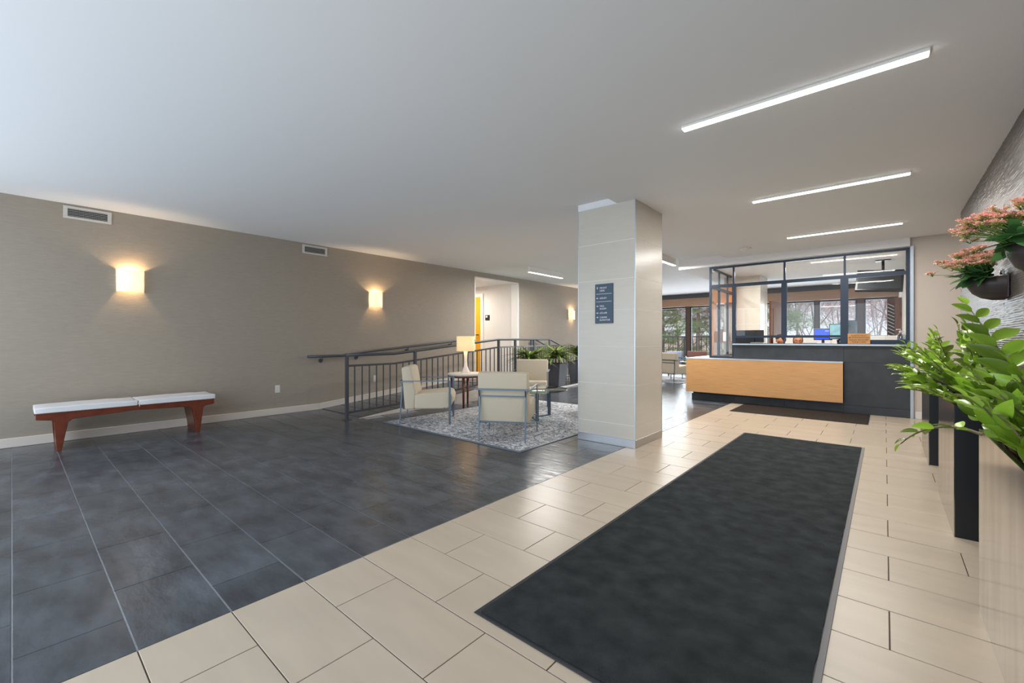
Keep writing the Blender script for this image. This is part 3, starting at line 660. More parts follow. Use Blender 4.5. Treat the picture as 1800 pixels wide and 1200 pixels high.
# ------------------------------------------------------------------ people seated behind the counter
def human(name, label, loc, rz, skin, cloth, head_pitch, head_yaw, scale=1.0, head_off=(0, .04, 0)):
    """seated figure, local +Y is forward; origin on the floor under the pelvis"""
    t = thing(name, label, 'person', loc, rz); t.scale = (scale,)*3
    J = {'pel': (0, 0, .50, .145, .11), 'wst': (0, .01, .66, .13, .095), 'chs': (0, .03, .84, .15, .105), 'shc': (0, .03, .96, .10, .07), 'nek': (0, .045, 1.03, .052, .052), 'hd': (head_off[0]*.6, .055+head_off[1], 1.10, .05, .05)}
    E_ = [('pel', 'wst'), ('wst', 'chs'), ('chs', 'shc'), ('shc', 'nek'), ('nek', 'hd')]
    for s, c in ((-1, 'l'), (1, 'r')):
        J.update({'hp'+c: (s*.09, .02, .50, .085, .085), 'kn'+c: (s*.11, .42, .50, .058, .058), 'an'+c: (s*.11, .44, .09, .038, .038), 'ft'+c: (s*.12, .58, .045, .035, .03),
                  'sh'+c: (s*.165, .03, .945, .055, .055), 'el'+c: (s*.22, .12, .70, .042, .042), 'wr'+c: (s*.15, .35, .79, .027, .027)})
        E_ += [('pel', 'hp'+c), ('hp'+c, 'kn'+c), ('kn'+c, 'an'+c), ('an'+c, 'ft'+c), ('shc', 'sh'+c), ('sh'+c, 'el'+c), ('el'+c, 'wr'+c)]
        # hand: palm and five fingers
        J['pa'+c] = (s*.125, .42, .805, .03, .016); E_.append(('wr'+c, 'pa'+c))
        for k, (dx, L_) in enumerate(((-.03, .062), (-.011, .072), (.010, .068), (.029, .052))):
            J['f%d%sa' % (k, c)] = (s*.12+dx, .455+(.004 if k in (1, 2) else 0), .806, .0105, .010); J['f%d%sb' % (k, c)] = (s*.118+dx*1.15, .455+L_*.6, .803, .009, .009); J['f%d%sc' % (k, c)] = (s*.117+dx*1.2, .455+L_, .795, .0075, .0075)
            E_ += [('pa'+c, 'f%d%sa' % (k, c)), ('f%d%sa' % (k, c), 'f%d%sb' % (k, c)), ('f%d%sb' % (k, c), 'f%d%sc' % (k, c))]
        J['t1'+c] = (s*.085, .405, .80, .012, .012); J['t2'+c] = (s*.065, .44, .797, .0095, .0095); E_ += [('pa'+c, 't1'+c), ('t1'+c, 't2'+c)]
    keys = list(J); ix = {k: i for i, k in enumerate(keys)}
    me = bpy.data.meshes.new('body'); me.from_pydata([J[k][:3] for k in keys], [(ix[a], ix[b]) for a, b in E_], [])
    o = bpy.data.objects.new('body', me); C.objects.link(o); o.modifiers.new('skin', 'SKIN')
    sv = me.skin_vertices[0].data
    for k in keys: sv[ix[k]].radius = J[k][3:5]; sv[ix[k]].use_root = (k == 'pel')
    s = o.modifiers.new('sub', 'SUBSURF'); s.levels = 2; s.render_levels = 2
    dg = bpy.context.evaluated_depsgraph_get(); m2 = bpy.data.meshes.new_from_object(o.evaluated_get(dg)); bpy.data.objects.remove(o)
    m2.materials.clear()
    for q in (skin, cloth, M['trouser'], M['plastic_black']): m2.materials.append(q)
    for p in m2.polygons:
        p.use_smooth = True; c = p.center
        if c.z < .08 : p.material_index = 3
        elif c.z < .57: p.material_index = 2
        elif c.z > 1.005 or (c.y > .34 and c.z > .6): p.material_index = 0
        else: p.material_index = 1
    inst('body', m2, t)
    # head with face
    bm = BM(); bmesh.ops.create_uvsphere(bm, u_segments=32, v_segments=24, radius=1)
    def gs(p, c, w): return math.exp(-sum(((p[i]-c[i])/w[i])**2 for i in range(3)))
    for v in bm.verts:
        p = v.co.copy(); x, y, z = p
        sx = .076*(1-.22*max(0, -z)**1.3); q = Vector((x*sx, y*.095+(.012*max(0, -z) if y > 0 else 0), z*.118))
        q.y += .024*gs(p, (0, 1, -.18), (.16, .5, .22))            # nose
        q.y += .008*gs(p, (0, .9, .22), (.6, .5, .14))              # brow
        for sd in (-1, 1): q.y -= .011*gs(p, (sd*.36, .92, .04), (.2, .5, .13))  # sockets
        q.y += .006*gs(p, (0, .9, -.50), (.26, .4, .1)); q.y += .008*gs(p, (0, .8, -.85), (.3, .5, .18))
        v.co = q
    hm = Matrix.Translation((head_off[0], .06+head_off[1], 1.17)) @ Matrix.Rotation(head_yaw, 4, 'Z') @ Matrix.Rotation(-head_pitch, 4, 'X')
    h = obj('head', bm, skin, t, smooth=True); h.matrix_local = hm
    for sd in (-1, 1):
        bm = BM(); bmesh.ops.create_uvsphere(bm, u_segments=12, v_segments=10, radius=.0125); e = obj('eye', bm, M['eyew'], h, smooth=True, loc=(sd*.029, .0735, .006))
        bm = BM(); bmesh.ops.create_uvsphere(bm, u_segments=10, v_segments=8, radius=.0062); obj('iris', bm, M['hair'], h, smooth=True, loc=(sd*.029, .0812, .004))
        bm = BM(); tube(bm, [(sd*.012, .091, .030), (sd*.03, .092, .036), (sd*.048, .080, .030)], .0032, 6); obj('eyebrow', bm, M['hair'], h)
        bm = BM(); bmesh.ops.create_uvsphere(bm, u_segments=10, v_segments=8, radius=1); bmesh.ops.scale(bm, vec=(.008, .018, .030), verts=bm.verts); obj('ear', bm, skin, h, smooth=True, loc=(sd*.077, -.004, -.004))
    bm = BM(); tube(bm, [(-.024, .083, -.056), (-.01, .095, -.053), (0, .096, -.054), (.01, .095, -.053), (.024, .083, -.056)], .0048, 6); obj('mouth', bm, mat('lips', hexc(150, 80, 72), .5), h)
    bm = BM(); bmesh.ops.create_uvsphere(bm, u_segments=28, v_segments=20, radius=1)
    dl = []
    rnd = random.Random(5)
    for v in bm.verts:
        x, y, z = v.co
        if y > .25 and z < .62 and y > .25+(.62-z)*.0: dl.append(v)
        elif z < -.55: dl.append(v)
        v.co = Vector((x*.086, y*.105-.006, z*.126+.004))*(1+rnd.uniform(-.02, .03))
    bmesh.ops.delete(bm, geom=dl, context='VERTS'); o = obj('hair', bm, M['hair'], h, smooth=True)
    sm = o.modifiers.new('solid', 'SOLIDIFY'); sm.thickness = .012
    # stool
    s = thing('office_stool', 'round black stool under the '+label.split(' behind')[0], 'stool', loc, rz)
    bm = BM(); lathe(bm, [(0, 0), (.24, 0), (.24, .02), (.03, .05), (.03, .33), (0, .33)], 20); obj('pedestal', bm, M['steel'], s)
    bm = BM(); lathe(bm, [(0, .33), (.19, .33), (.205, .36), (.19, .395), (0, .40)], 24); obj('seat', bm, M['plastic_black'], s)
    return t
human('person', 'person in dark navy with black hair bent down behind counter', (-1.57, 10.42, 0), R(172), M['skin_a'], M['navy'], R(42), R(-25), head_off=(.02, .09, -.0), scale=.97)
human('person', 'person with bare forehead looking out over counter beside bent colleague', (-1.245, 9.86, 0), R(180), M['skin_b'], M['navy'], R(8), R(10), scale=.955, head_off=(0, .05, 0))

# ------------------------------------------------------------------ entrance mats and rug
t = thing('runner_mat', 'long black pile runner mat on beige tiles in the foreground', 'mat')
bm = BM(); nx, ny = 24, 90; x0, x1, y0, y1 = -1.285, -.185, 1.29, 5.86; V = []
rnd = random.Random(2)
for j in range(ny+1):
    V.append([bm.verts.new((x0+(x1-x0)*i/nx+(rnd.uniform(-.002, .002) if i in (0, nx) else 0), y0+(y1-y0)*j/ny, .009+(0 if i in (0, nx) or j in (0, ny) else rnd.uniform(0, .0012)))) for i in range(nx+1)])
for j in range(ny):
    for i in range(nx): bm.faces.new([V[j][i], V[j][i+1], V[j+1][i+1], V[j+1][i]])
edges = [e for e in bm.edges if e.is_boundary]; r_ = bmesh.ops.extrude_edge_only(bm, edges=edges)
for v in r_['geom']:
    if isinstance(v, bmesh.types.BMVert): v.co.z = .003
obj('pile', bm, M['mat_black'], t)
boxo('rubber_edge', (-1.308, -.18, 1.27, 5.885, .0005, .004), M['rubber'], t, .001)
boxo('side_edge', (-.182, -.160, 1.27, 5.885, .0005, .005), M['rubber_grey'], t, .001)['label'] = 'worn grey edge'
t = thing('door_mat', 'dark brown ribbed mat in front of the reception desk', 'mat')
boxo('pile', (-1.87, -.18, 7.52, 8.50, .0005, .008), M['mat_brown'], t, .002)
boxo('edge', (-1.885, -.165, 7.505, 8.515, .0004, .004), M['rubber'], t)
t = thing('area_rug', 'grey and white patterned area rug under the armchairs', 'rug')
boxo('pile', (-5.22, -2.83, 3.39, 6.43, .0005, .012), M['rug'], t, .003)
boxo('binding', (-5.255, -2.795, 3.355, 6.465, .0004, .009), M['plinth'], t, .002)

# ------------------------------------------------------------------ bench
b = thing('bench', 'low cherry wood bench with white cushions against the left wall', 'bench')
ya, yb, xf, xk = .155, 1.675, -6.42, -6.84
bm = BM()
def bprof():
    # front silhouette in (y,z): apron with two tapered legs
    return [(ya, .40), (ya, .338), (.262, .322), (.282, .30), (.302, 0), (.336, 0), (.385, .29), (.42, .318), (.9, .348), (1.42, .328), (1.458, .29), (1.492, 0), (1.526, 0), (1.560, .30), (1.58, .322), (yb, .338), (yb, .40)]
prism(bm, bprof(), 'x', xf-.025, xf); obj('front_frame', bm, M['cherry'], b, .003, seg=1)
bm = BM(); prism(bm, bprof(), 'x', xk, xk+.025); obj('rear_frame', bm, M['cherry'], b, .003, seg=1)
boxo('seat_board', (xk+.025, xf-.025, ya+.005, yb-.005, .365, .398), M['cherry'], b)
for y in ((.302, .330), (1.494, 1.522)):
    bm = BM(); prism(bm, [(y[0], 0), (y[1], 0), (y[1]+(.06 if y[0] < 1 else -.0), .36), (y[0]-(0 if y[0] < 1 else .06), .36)], 'x', xk+.025, xf-.025); obj('leg', bm, M['cherry'], b)
for i, (a, c, lab) in enumerate(((ya-.008, .935, 'white vinyl cushion on the left half of the bench'), (.945, yb+.008, 'white vinyl cushion on the right half, slightly rumpled'))):
    bm = BM(); box(bm, xk-.005, xf+.012, a, c, .400, .455)
    bmesh.ops.subdivide_edges(bm, edges=bm.edges[:], cuts=6, use_grid_fill=True)
    for v in bm.verts:
        f = (v.co.y-a)/(c-a); 
        if v.co.z > .42: v.co.z += .006*math.sin(PI*f)+.003*math.sin(f*23+v.co.x*17)
    cu = tag(obj('bench_cushion', bm, M['white_vinyl'], bevel=.010, seg=2), lab, 'cushion', 'bench cushions')
    if i == 0:
        bm = BM(); tube(bm, [(xf+.013, .94, .43), (xf+.03, .945, .41), (xf+.018, .95, .385)], .004, 6); o = obj('tie', bm, M['white_vinyl'], cu)

# ------------------------------------------------------------------ wall fittings
for i, (y, lab) in enumerate(((.955, 'glowing curved glass wall sconce above the bench'), (4.33, 'glowing wall sconce above the ramp handrail start'), (10.82, 'small glowing wall sconce far away beside the column'))):
    t = thing('wall_sconce', lab, 'sconce', (XL, y, 1.86), 0, 'wall sconces')
    bm = BM(); box(bm, 0, .012, -.06, .06, -.05, .05); obj('wall_plate', bm, M['white'], t)
    bm = BM(); n = 14; w_ = .128; dp = .10; A = []
    for k in range(n+1):
        a = -PI/2+PI*k/n; A.append((.004+dp*math.cos(a)**.8 if abs(math.cos(a)) > 1e-6 else .004, w_*math.sin(a)))
    rows = [[bm.verts.new((x, y_, z)) for x, y_ in A] for z in (-.13, -.04, .05, .135)]
    for r0, r1 in zip(rows, rows[1:]):
        for k in range(n): bm.faces.new([r0[k], r0[k+1], r1[k+1], r1[k]])
    o = obj('glass_shade', bm, M['sconce'], t, smooth=True); s = o.modifiers.new('solid', 'SOLIDIFY'); s.thickness = .005
    p = point('sconce_bulb', (XL+.05, y, 1.92), 9, (1, .72, .42), .02)
for i, (ya_, yb_, lab) in enumerate(((.38, .784, 'wide white air grille near ceiling above the bench'), (3.025, 3.43, 'white air grille near the ceiling between two sconces'))):
    t = thing('wall_vent', lab, 'vent', (XL, (ya_+yb_)/2, 2.595), 0, 'wall air grilles'); hw = (yb_-ya_)/2
    bm = BM(); box(bm, 0, .014, -hw, hw, .045, .07); box(bm, 0, .014, -hw, hw, -.07, -.045); box(bm, 0, .014, -hw, -hw+.035, -.045, .045); box(bm, 0, .014, hw-.035, hw, -.045, .045); obj('frame', bm, M['vent_paint'], t, .002, seg=1)
    boxo('backing', (.0, .003, -hw+.035, hw-.035, -.045, .045), M['dark'], t)
    for k in range(5): boxo('slat', (.004, .012, -hw+.035, hw-.035, -.036+k*.018, -.0325+k*.018), M['vent_paint'], t)
    bm = BM()
    for k in range(22): yy = -hw+.04+k*(2*hw-.08)/21; box(bm, .003, .009, yy-.0012, yy+.0012, -.045, .045)
    o = obj('fins', bm, M['plastic_grey'], t); o['kind'] = 'stuff'
for i, (y, z, lab) in enumerate(((2.655, .39, 'white wall outlet between the bench and the ramp'), (4.33, .435, 'white wall outlet behind the ramp railing'))):
    t = thing('wall_outlet', lab, 'outlet', (XL, y, z), 0, 'wall outlets')
    bm = BM(); box(bm, 0, .006, -.036, .036, -.058, .058); obj('cover_plate', bm, M['cord'], t, .002, seg=1)
    for s in (-1, 1):
        bm = BM(); box(bm, .006, .009, -.017, .017, s*.024-.015, s*.024+.015); q = obj('socket', bm, M['white'], t, .002, seg=1)
        bm = BM(); box(bm, .009, .0095, -.008, -.004, s*.024-.006, s*.024+.006); box(bm, .009, .0095, .004, .008, s*.024-.006, s*.024+.006); obj('slot', bm, M['dark'], q)
# handrail on the wall
t = thing('wall_handrail', 'grey metal handrail on the left wall rising along the ramp', 'handrail')
bm = BM(); tube(bm, [(XL+.075, 3.08, .872), (XL+.075, 3.65, .872), (XL+.075, 4.1, .93), (XL+.075, 6.30, 1.12), (XL+.075, 6.78, 1.125)], .021, 12); obj('rail', bm, M['rail'], t)
for y in (3.32, 3.95, 5.0, 6.1, 6.6):
    z = .872 if y < 3.65 else .872+(y-3.65)*.098
    z = min(z, 1.10)
    bm = BM(); tube(bm, [(XL+.002, y, z-.075), (XL+.05, y, z-.07), (XL+.075, y, z-.018)], .010, 8); obj('bracket', bm, M['rail'], t)
    bm = BM(); tube(bm, [(XL, y, z-.075), (XL+.010, y, z-.075)], .034, 14); obj('flange', bm, M['rail'], t)

# ramp railing
t = thing('ramp_railing', 'grey metal railing with thin balusters along the open side of ramp', 'railing')
def rx(y): return -5.80 if y <= 6.3 else -5.80-(y-6.3)*.2153
def rtop(y):
    pts = [(3.12, .925), (3.9, .925), (6.3, 1.145), (8.78, 1.15), (9.75, .93)]
    for (a, za), (b_, zb) in zip(pts, pts[1:]):
        if y <= b_: return za+(zb-za)*(y-a)/(b_-a)
    return pts[-1][1]
xr0 = -5.80
bm = BM(); tube(bm, [(rx(y), y, rtop(y)) for y in (3.10, 3.9, 6.3, 8.78, 9.75)], .022, 12); obj('top_rail', bm, M['rail'], t)
def zmid(y): return rtop(y)-.155
def zlow(y): return max(.10, rtop(y)-.82) if y < 9 else .12
bm = BM()
ys = (3.12, 3.9, 6.3, 8.78)
for a, c in zip(ys, ys[1:]): bar(bm, (rx(a), a, zmid(a)), (rx(c), c, zmid(c)), .012, .03)
obj('upper_rail', bm, M['rail'], t)
bm = BM()
def zl(y): return .10 if y < 3.9 else rtop(y)-.80
for a, c in zip(ys, ys[1:]): bar(bm, (rx(a), a, zl(a)), (rx(c), c, zl(c)), .012, .03)
obj('lower_rail', bm, M['rail'], t)
for y in (3.12, 4.30, 6.32, 7.0, 7.9, 8.78):
    z0 = 0 if y < 3.3 else rz_(y)
    bm = BM(); w_ = .020; box(bm, rx(y)-w_, rx(y)+w_, y-w_, y+w_, z0, rtop(y)-.01); obj('post', bm, M['rail'], t)
    if y < 3.2:
        bm = BM(); box(bm, rx(y)-.05, rx(y)+.05, y-.05, y+.05, 0, .008); obj('base_plate', bm, M['rail'], t)
y = 3.24
bm = BM(); box(bm, -.007, .007, -.007, .007, 0, 1); bme = bpy.data.meshes.new('baluster'); bm.to_mesh(bme); bm.free(); bme.materials.append(M['rail'])
while y < 8.75:
    inst('baluster', bme, t, (rx(y), y, zl(y)), None, (1, 1, zmid(y)-zl(y))); y += .118
# steps rail near the far wall
t = thing('stair_railing', 'short grey railing going down behind the potted plants', 'railing')
bm = BM(); tube(bm, [(-6.93, 8.75, 1.15), (-6.93, 8.95, 1.15), (-6.93, 9.75, .88)], .022, 10); obj('top_rail', bm, M['rail'], t)
for y, z in ((8.80, 1.14), (9.72, .88)):
    bm = BM(); box(bm, -6.955, -6.905, y-.025, y+.025, .0 if y > 9.1 else .25, z); obj('post', bm, M['rail'], t)
bm = BM(); bar(bm, (-6.6, 9.15, .98), (-6.6, 10.9, .98), .012, .03); bar(bm, (-6.6, 9.15, .12), (-6.6, 10.9, .12), .012, .03); obj('cross_rail', bm, M['rail'], t)
y = 9.2
while y < 10.9: inst('baluster', bme, t, (-6.6, y, .0 if y < 9.2 else .03), None, (1, 1, .95)); y += .12

# ceiling fittings
def linear(label, loc, rz, h_, group='linear ceiling lights'):
    t = thing('linear_light', label, 'light', loc, rz, group)
    bm = BM(); box(bm, -.62, .62, -.032, .032, -h_, 0); obj('housing', bm, M['white'], t, .002, seg=1)
    bm = BM(); box(bm, -.615, .615, -.026, .026, -h_-.006, -h_); obj('diffuser', bm, M['led'], t)
    return t
linear('long bright linear ceiling light nearest the camera', (-.445, 3.05, ZR), 0, .016)
linear('middle one of the three parallel linear ceiling lights', (-.445, 5.15, ZR), 0, .016)
linear('linear ceiling light closest to the reception glass', (-.445, 7.3, ZR), 0, .016)
linear('boxed linear light hanging over the potted plants', (-5.69, 7.76, ZL), R(90), .12)
linear('boxed linear light half hidden behind the tiled column', (-3.07, 7.74, ZL), R(90), .12)
t = thing('smoke_detector', 'round white smoke detector on ceiling before the reception', 'detector', (-1.70, 7.75, ZR))
bm = BM(); lathe(bm, [(0, 0), (.085, 0), (.085, -.014), (.06, -.02), (.05, -.045), (.02, -.055), (0, -.055)], 28); obj('body', bm, M['white'], t)
bm = BM(); lathe(bm, [(.052, -.024), (.058, -.024), (.050, -.034), (.044, -.034)], 28); obj('vent_ring', bm, M['plastic_grey'], t)

# direction sign on the column
t = thing('direction_sign', 'blue-grey direction sign with white lettering on the column', 'sign', (-2.342, 4.272, 1.325))
bm = BM(); box(bm, -.109, .109, -.010, .002, 0, .436); obj('panel', bm, M['sign'], t, .001, seg=1)
def put(s, x, z, sz=.0265):
    me = text_mesh(s, sz, 'LEFT'); me.materials.clear(); me.materials.append(M['white_ink']); o = inst('lettering', me, t, (x, -.0112, z), (R(90), 0, 0))
for s, z in (('FRONT', .382), ('DESK', .352), ('630-651', .270), ('MAIL', .182), ('ROOM', .152), ('635-648', .106), ('2 BANK', .058), ('ELEVATOR', .028)): put(s, -.050, z)
def arrow(x, z, ang):
    bm = BM(); pts = [(-.012, -.0028), (.002, -.0028), (.002, -.010), (.013, 0), (.002, .010), (.002, .0028), (-.012, .0028)]
    c_, s_ = math.cos(ang), math.sin(ang)
    prism(bm, [(x+u*c_-v*s_, z+u*s_+v*c_) for u, v in pts], 'y', -.0118, -.010); obj('arrow', bm, M['white_ink'], t)
arrow(-.08, .391, PI/2); arrow(-.08, .279, PI); arrow(-.08, .191, 0); arrow(-.08, .115, 0); arrow(-.08, .067, 0)
for z in (.325, .240):
    bm = BM(); box(bm, -.094, .094, -.0115, -.010, z-.0018, z+.0018); obj('divider', bm, M['white_ink'], t)

# ------------------------------------------------------------------ armchairs
def make_chair(label):
    """faces local +Y"""
    t = thing('armchair', label, 'armchair', (0,0,0), 0, 'cream armchairs')
    # back cushion, leaning back
    bm = BM(); prism(bm, [(-.33, .20), (-.20, .20), (-.185, .42), (-.245, .745), (-.275, .775), (-.365, .765), (-.375, .74)], 'x', -.285, .285); obj('backrest', bm, M['uphol'], t, .022, seg=3)
    bm = BM(); prism(bm, [(-.205, .205), (.235, .205), (.295, .26), (.31, .35), (.285, .415), (.22, .435), (-.14, .405), (-.205, .395)], 'x', -.282, .282); obj('seat', bm, M['uphol'], t, .02, seg=3)
    m = M['chair_steel']
    for s in (-1, 1):
        bm = BM(); bar(bm, (s*.305, .27, 0), (s*.305, .27, .575), .012, .028); obj('front_leg', bm, m, t)
        bm = BM(); bar(bm, (s*.305, .284, .58), (s*.305, -.385, .58), .020, .012); obj('arm', bm, m, t)
        bm = BM(); bar(bm, (s*.262, -.40, 0), (s*.262, -.365, .50), .016, .016); obj('back_leg', bm, m, t)
    bm = BM(); bar(bm, (-.315, -.391, .58), (.315, -.391, .58), .012, .018); obj('back_band', bm, m, t)
    bm = BM(); bar(bm, (-.268, -.365, .505), (.268, -.365, .505), .014, .014); obj('back_crossbar', bm, m, t)
    for s in (-1, 1):
        bm = BM(); bar(bm, (s*.262, -.368, .50), (s*.262, -.39, .58), .014, .012); obj('strut', bm, m, t)
    bm = BM(); bar(bm, (-.305, .20, .215), (.305, .20, .215), .02, .012); bar(bm, (-.262, -.36, .215), (.262, -.36, .215), .02, .012)
    bar(bm, (-.2, -.37, .2), (-.2, .2, .2), .02, .012); bar(bm, (.2, -.37, .2), (.2, .2, .2), .02, .012); obj('seat_frame', bm, m, t)
    return t
ch = make_chair('cream armchair on left side of the rug, seen from its side')
def place(c, x, y, ang, z=.012): c.location = (x, y, z); c.rotation_euler = (0, 0, R(ang-90))
place(ch, -4.81, 3.86, 44)
for lab, x, y, a, z in (('cream armchair with its back to the camera, front of the rug', -3.40, 3.88, 120, .012),
                        ('cream armchair facing the camera in front of potted plants', -4.70, 5.95, -57, .012),
                        ('cream armchair almost hidden behind the tiled column', -3.23, 5.92, -130, .012),
                        ('cream armchair seen from behind in far lounge beyond column', -4.39, 11.95, 75, .012)):
    c = copy_tree(ch); c['label'] = lab; place(c, x, y, a, z)
c2 = make_chair('reddish brown armchair near the far windows'); c2['group'] = 'far lounge chairs'; place(c2, -4.62, 14.5, 112, .0)
c3 = make_chair('pale blue armchair at the far windows beyond the cream one'); c3['group'] = 'far lounge chairs'; place(c3, -5.24, 13.6, 150, .0)
for c_, m_ in ((c2, 'redbrown'), (c3, 'bluecloth')):
    for o in c_.children:
        if o.name.split('.')[0] in ('backrest', 'seat'): o.data = o.data.copy(); o.data.materials[0] = M[m_]
t = thing('lounge_rug', 'grey patterned rug in the far lounge', 'rug')
boxo('pile', (-6.2, -3.95, 11.35, 13.2, .0005, .012), M['rug'], t)
t = thing('side_table', 'small metal side table with teal box in the far lounge', 'table', (-4.30, 12.75, .012))
bm = BM(); lathe(bm, [(0, .48), (.22, .48), (.22, .5), (0, .5)], 20); obj('tabletop', bm, M['white'], t)
for k in range(3):
    a = k*2*PI/3; bm = BM(); tube(bm, [(.17*math.cos(a), .17*math.sin(a), .48), (.2*math.cos(a), .2*math.sin(a), 0)], .01); obj('leg', bm, M['chair_steel'], t)
bm = BM(); box(bm, -.1, .1, -.07, .07, 0, .11); o = tag(obj('tissue_box', bm, M['teal'], bevel=.005, seg=1), 'teal box on the far lounge side table', 'box'); o.location = (-4.30, 12.75, .512)

# coffee table, glass
t = thing('coffee_table', 'round glass coffee table between the armchairs', 'table', (-3.88, 4.98, .012))
bm = BM(); lathe(bm, [(0, .405), (.49, .405), (.495, .411), (.49, .417), (0, .417)], 48); obj('glass_top', bm, M['glass_table'], t)
for k in range(3):
    a = R(-43)+k*2*PI/3; ca, sa = math.cos(a), math.sin(a)
    bm = BM(); bar(bm, (.30*ca, .30*sa, 0), (.30*ca, .30*sa, .405), .05, .012); o = obj('leg', bm, M['chair_steel'], t)
    bm = BM(); bar(bm, (0, 0, .008), (.31*ca, .31*sa, .008), .05, .012); obj('foot_bar', bm, M['chair_steel'], t)
    bm = BM(); bar(bm, (0, 0, .398), (.31*ca, .31*sa, .398), .04, .012); obj('top_bar', bm, M['chair_steel'], t)

# lamp table and lamp
t = thing('end_table', 'round end table with white top and reddish legs beside railing', 'table', (-5.475, 5.12, 0))
bm = BM(); lathe(bm, [(0, .53), (.29, .53), (.305, .54), (.305, .565), (.30, .57), (0, .57)], 48); obj('tabletop', bm, M['white'], t)
bm = BM(); lathe(bm, [(.24, .50), (.285, .50), (.285, .53), (.24, .53)], 48); obj('apron', bm, M['cherry'], t)
for k in range(4):
    a = R(-52)+k*PI/2; bm = BM(); tube(bm, [(.245*math.cos(a), .245*math.sin(a), .52), (.225*math.cos(a), .225*math.sin(a), 0)], .024, 10, .016); obj('leg', bm, M['cherry'], t)
t = thing('table_lamp', 'white waisted table lamp with warm glowing drum shade', 'lamp', (-5.475, 5.12, .571))
bm = BM(); lathe(bm, [(0, 0), (.085, 0), (.082, .008), (.055, .05), (.033, .11), (.024, .18), (.024, .25), (.030, .32), (.036, .385), (0, .385)], 32); obj('lamp_base', bm, M['white'], t)
bm = BM(); lathe(bm, [(.150, .375), (.155, .375), (.155, .63), (.150, .63)], 40); bm.faces.ensure_lookup_table(); obj('lamp_shade', bm, M['shade'], t)
bm = BM(); bmesh.ops.create_uvsphere(bm, u_segments=12, v_segments=10, radius=.03); o = obj('bulb', bm, mat('bulb', (1, 1, 1), .5, emis=((1, .75, .45), 6)), t, smooth=True, loc=(0, 0, .48))
bm = BM(); tube(bm, [(0, 0, .38), (0, 0, .46)], .01); for_ = [bar(bm, (0, 0, .60), (.152*math.cos(k*2*PI/3), .152*math.sin(k*2*PI/3), .60), .004, .004) for k in range(3)]; tube(bm, [(.032, 0, .39), (.032, 0, .60), (0, 0, .60)], .002, 4); obj('shade_holder', bm, M['steel'], t)
point('table_lamp_bulb', (-5.475, 5.12, 1.13), 5, (1, .68, .34), .03)

# ------------------------------------------------------------------ planters and plants on the right
def leaf_mesh(name, L_, w_, curl, m, seg=6, fold=.15, shape=.8):
    bm = BM(); rows = []
    for i in range(seg+1):
        f = i/seg; y = L_*f; ww = w_/2*math.sin(PI*min(1, f**shape*.985+.012))**.75 if 0 < i < seg else .0006
        z = -curl*f*f
        rows.append([bm.verts.new((-ww, y, z+fold*ww)), bm.verts.new((0, y, z)), bm.verts.new((ww, y, z+fold*ww))])
    for a, b_ in zip(rows, rows[1:]):
        for k in range(2):
            f = bm.faces.new([a[k], a[k+1], b_[k+1], b_[k]]); f.smooth = True
    me = bpy.data.meshes.new(name); bm.to_mesh(me); bm.free(); me.materials.append(m); return me
zzl = [leaf_mesh('leaf', .085, .042, .020, M['zz'], 8, .38), leaf_mesh('leaf', .085, .042, .006, M['zz'], 8, .5)]
def frame_mat(p, d, up):
    """matrix with Y along d, Z near up"""
    y = d.normalized(); x = y.cross(up)
    if x.length < 1e-3: x = y.orthogonal()
    x.normalize(); z = x.cross(y); m = Matrix((x, y, z)).transposed().to_4x4(); m.translation = p; return m
def zz_stem(plant, base, d0, L_, nl, rnd, lsc=1., droop=.25):
    d = Vector(d0).normalized(); p = Vector(base); pts = [p.copy()]; n = 9
    for i in range(n):
        d = (d+Vector((0, 0, -droop/n))+Vector((rnd.uniform(-1, 1), rnd.uniform(-1, 1), 0))*.012).normalized()
        p = p+d*L_/n; pts.append(p.copy())
    bm = BM(); o3 = pts[0]
    tube(bm, [q-o3 for q in pts], .0075, 6, .0022); st = obj('stem', bm, M['stem'], plant, loc=o3)
    for i in range(nl):
        f = .18+.8*i/nl; idx = min(n-1, int(f*n)); q = pts[idx].lerp(pts[idx+1], f*n-idx)-o3
        t_ = (pts[idx+1]-pts[idx]).normalized(); up = Vector((0, 0, 1)) if abs(t_.z) < .85 else Vector((-1, 0, .3)).normalized()
        side = t_.cross(up).normalized()*(1 if i % 2 else -1); nrm = side.cross(t_)*(1 if i % 2 else -1)
        dl = (side*rnd.uniform(.75, 1)+t_*rnd.uniform(.45, .8)+nrm*rnd.uniform(.0, .45)).normalized()
        s = lsc*(.75+.5*math.sin(PI*min(1, f*1.05)))*rnd.uniform(.9, 1.12)
        mw = frame_mat(q, dl, nrm*.5+Vector((rnd.uniform(-.6,.3), rnd.uniform(-1.3,.0), rnd.uniform(-.1,.7)))) @ Matrix.Scale(s, 4)
        inst('leaf', zzl[rnd.randint(0, 1)], st, mw=mw)
    mw = frame_mat(pts[-1]-o3, (pts[-1]-pts[-2]), Vector((0, 0, 1))) @ Matrix.Scale(lsc*.8, 4); inst('leaf', zzl[0], st, mw=mw)
planters = [(1.76, 2.70, 'nearest steel-faced planter box against the rippled wall'), (3.583, 4.52, 'middle steel-faced planter box with black end'), (5.49, 6.43, 'farthest steel-faced planter box in the row')]
X0 = .305; X1 = .635; ZT = .768
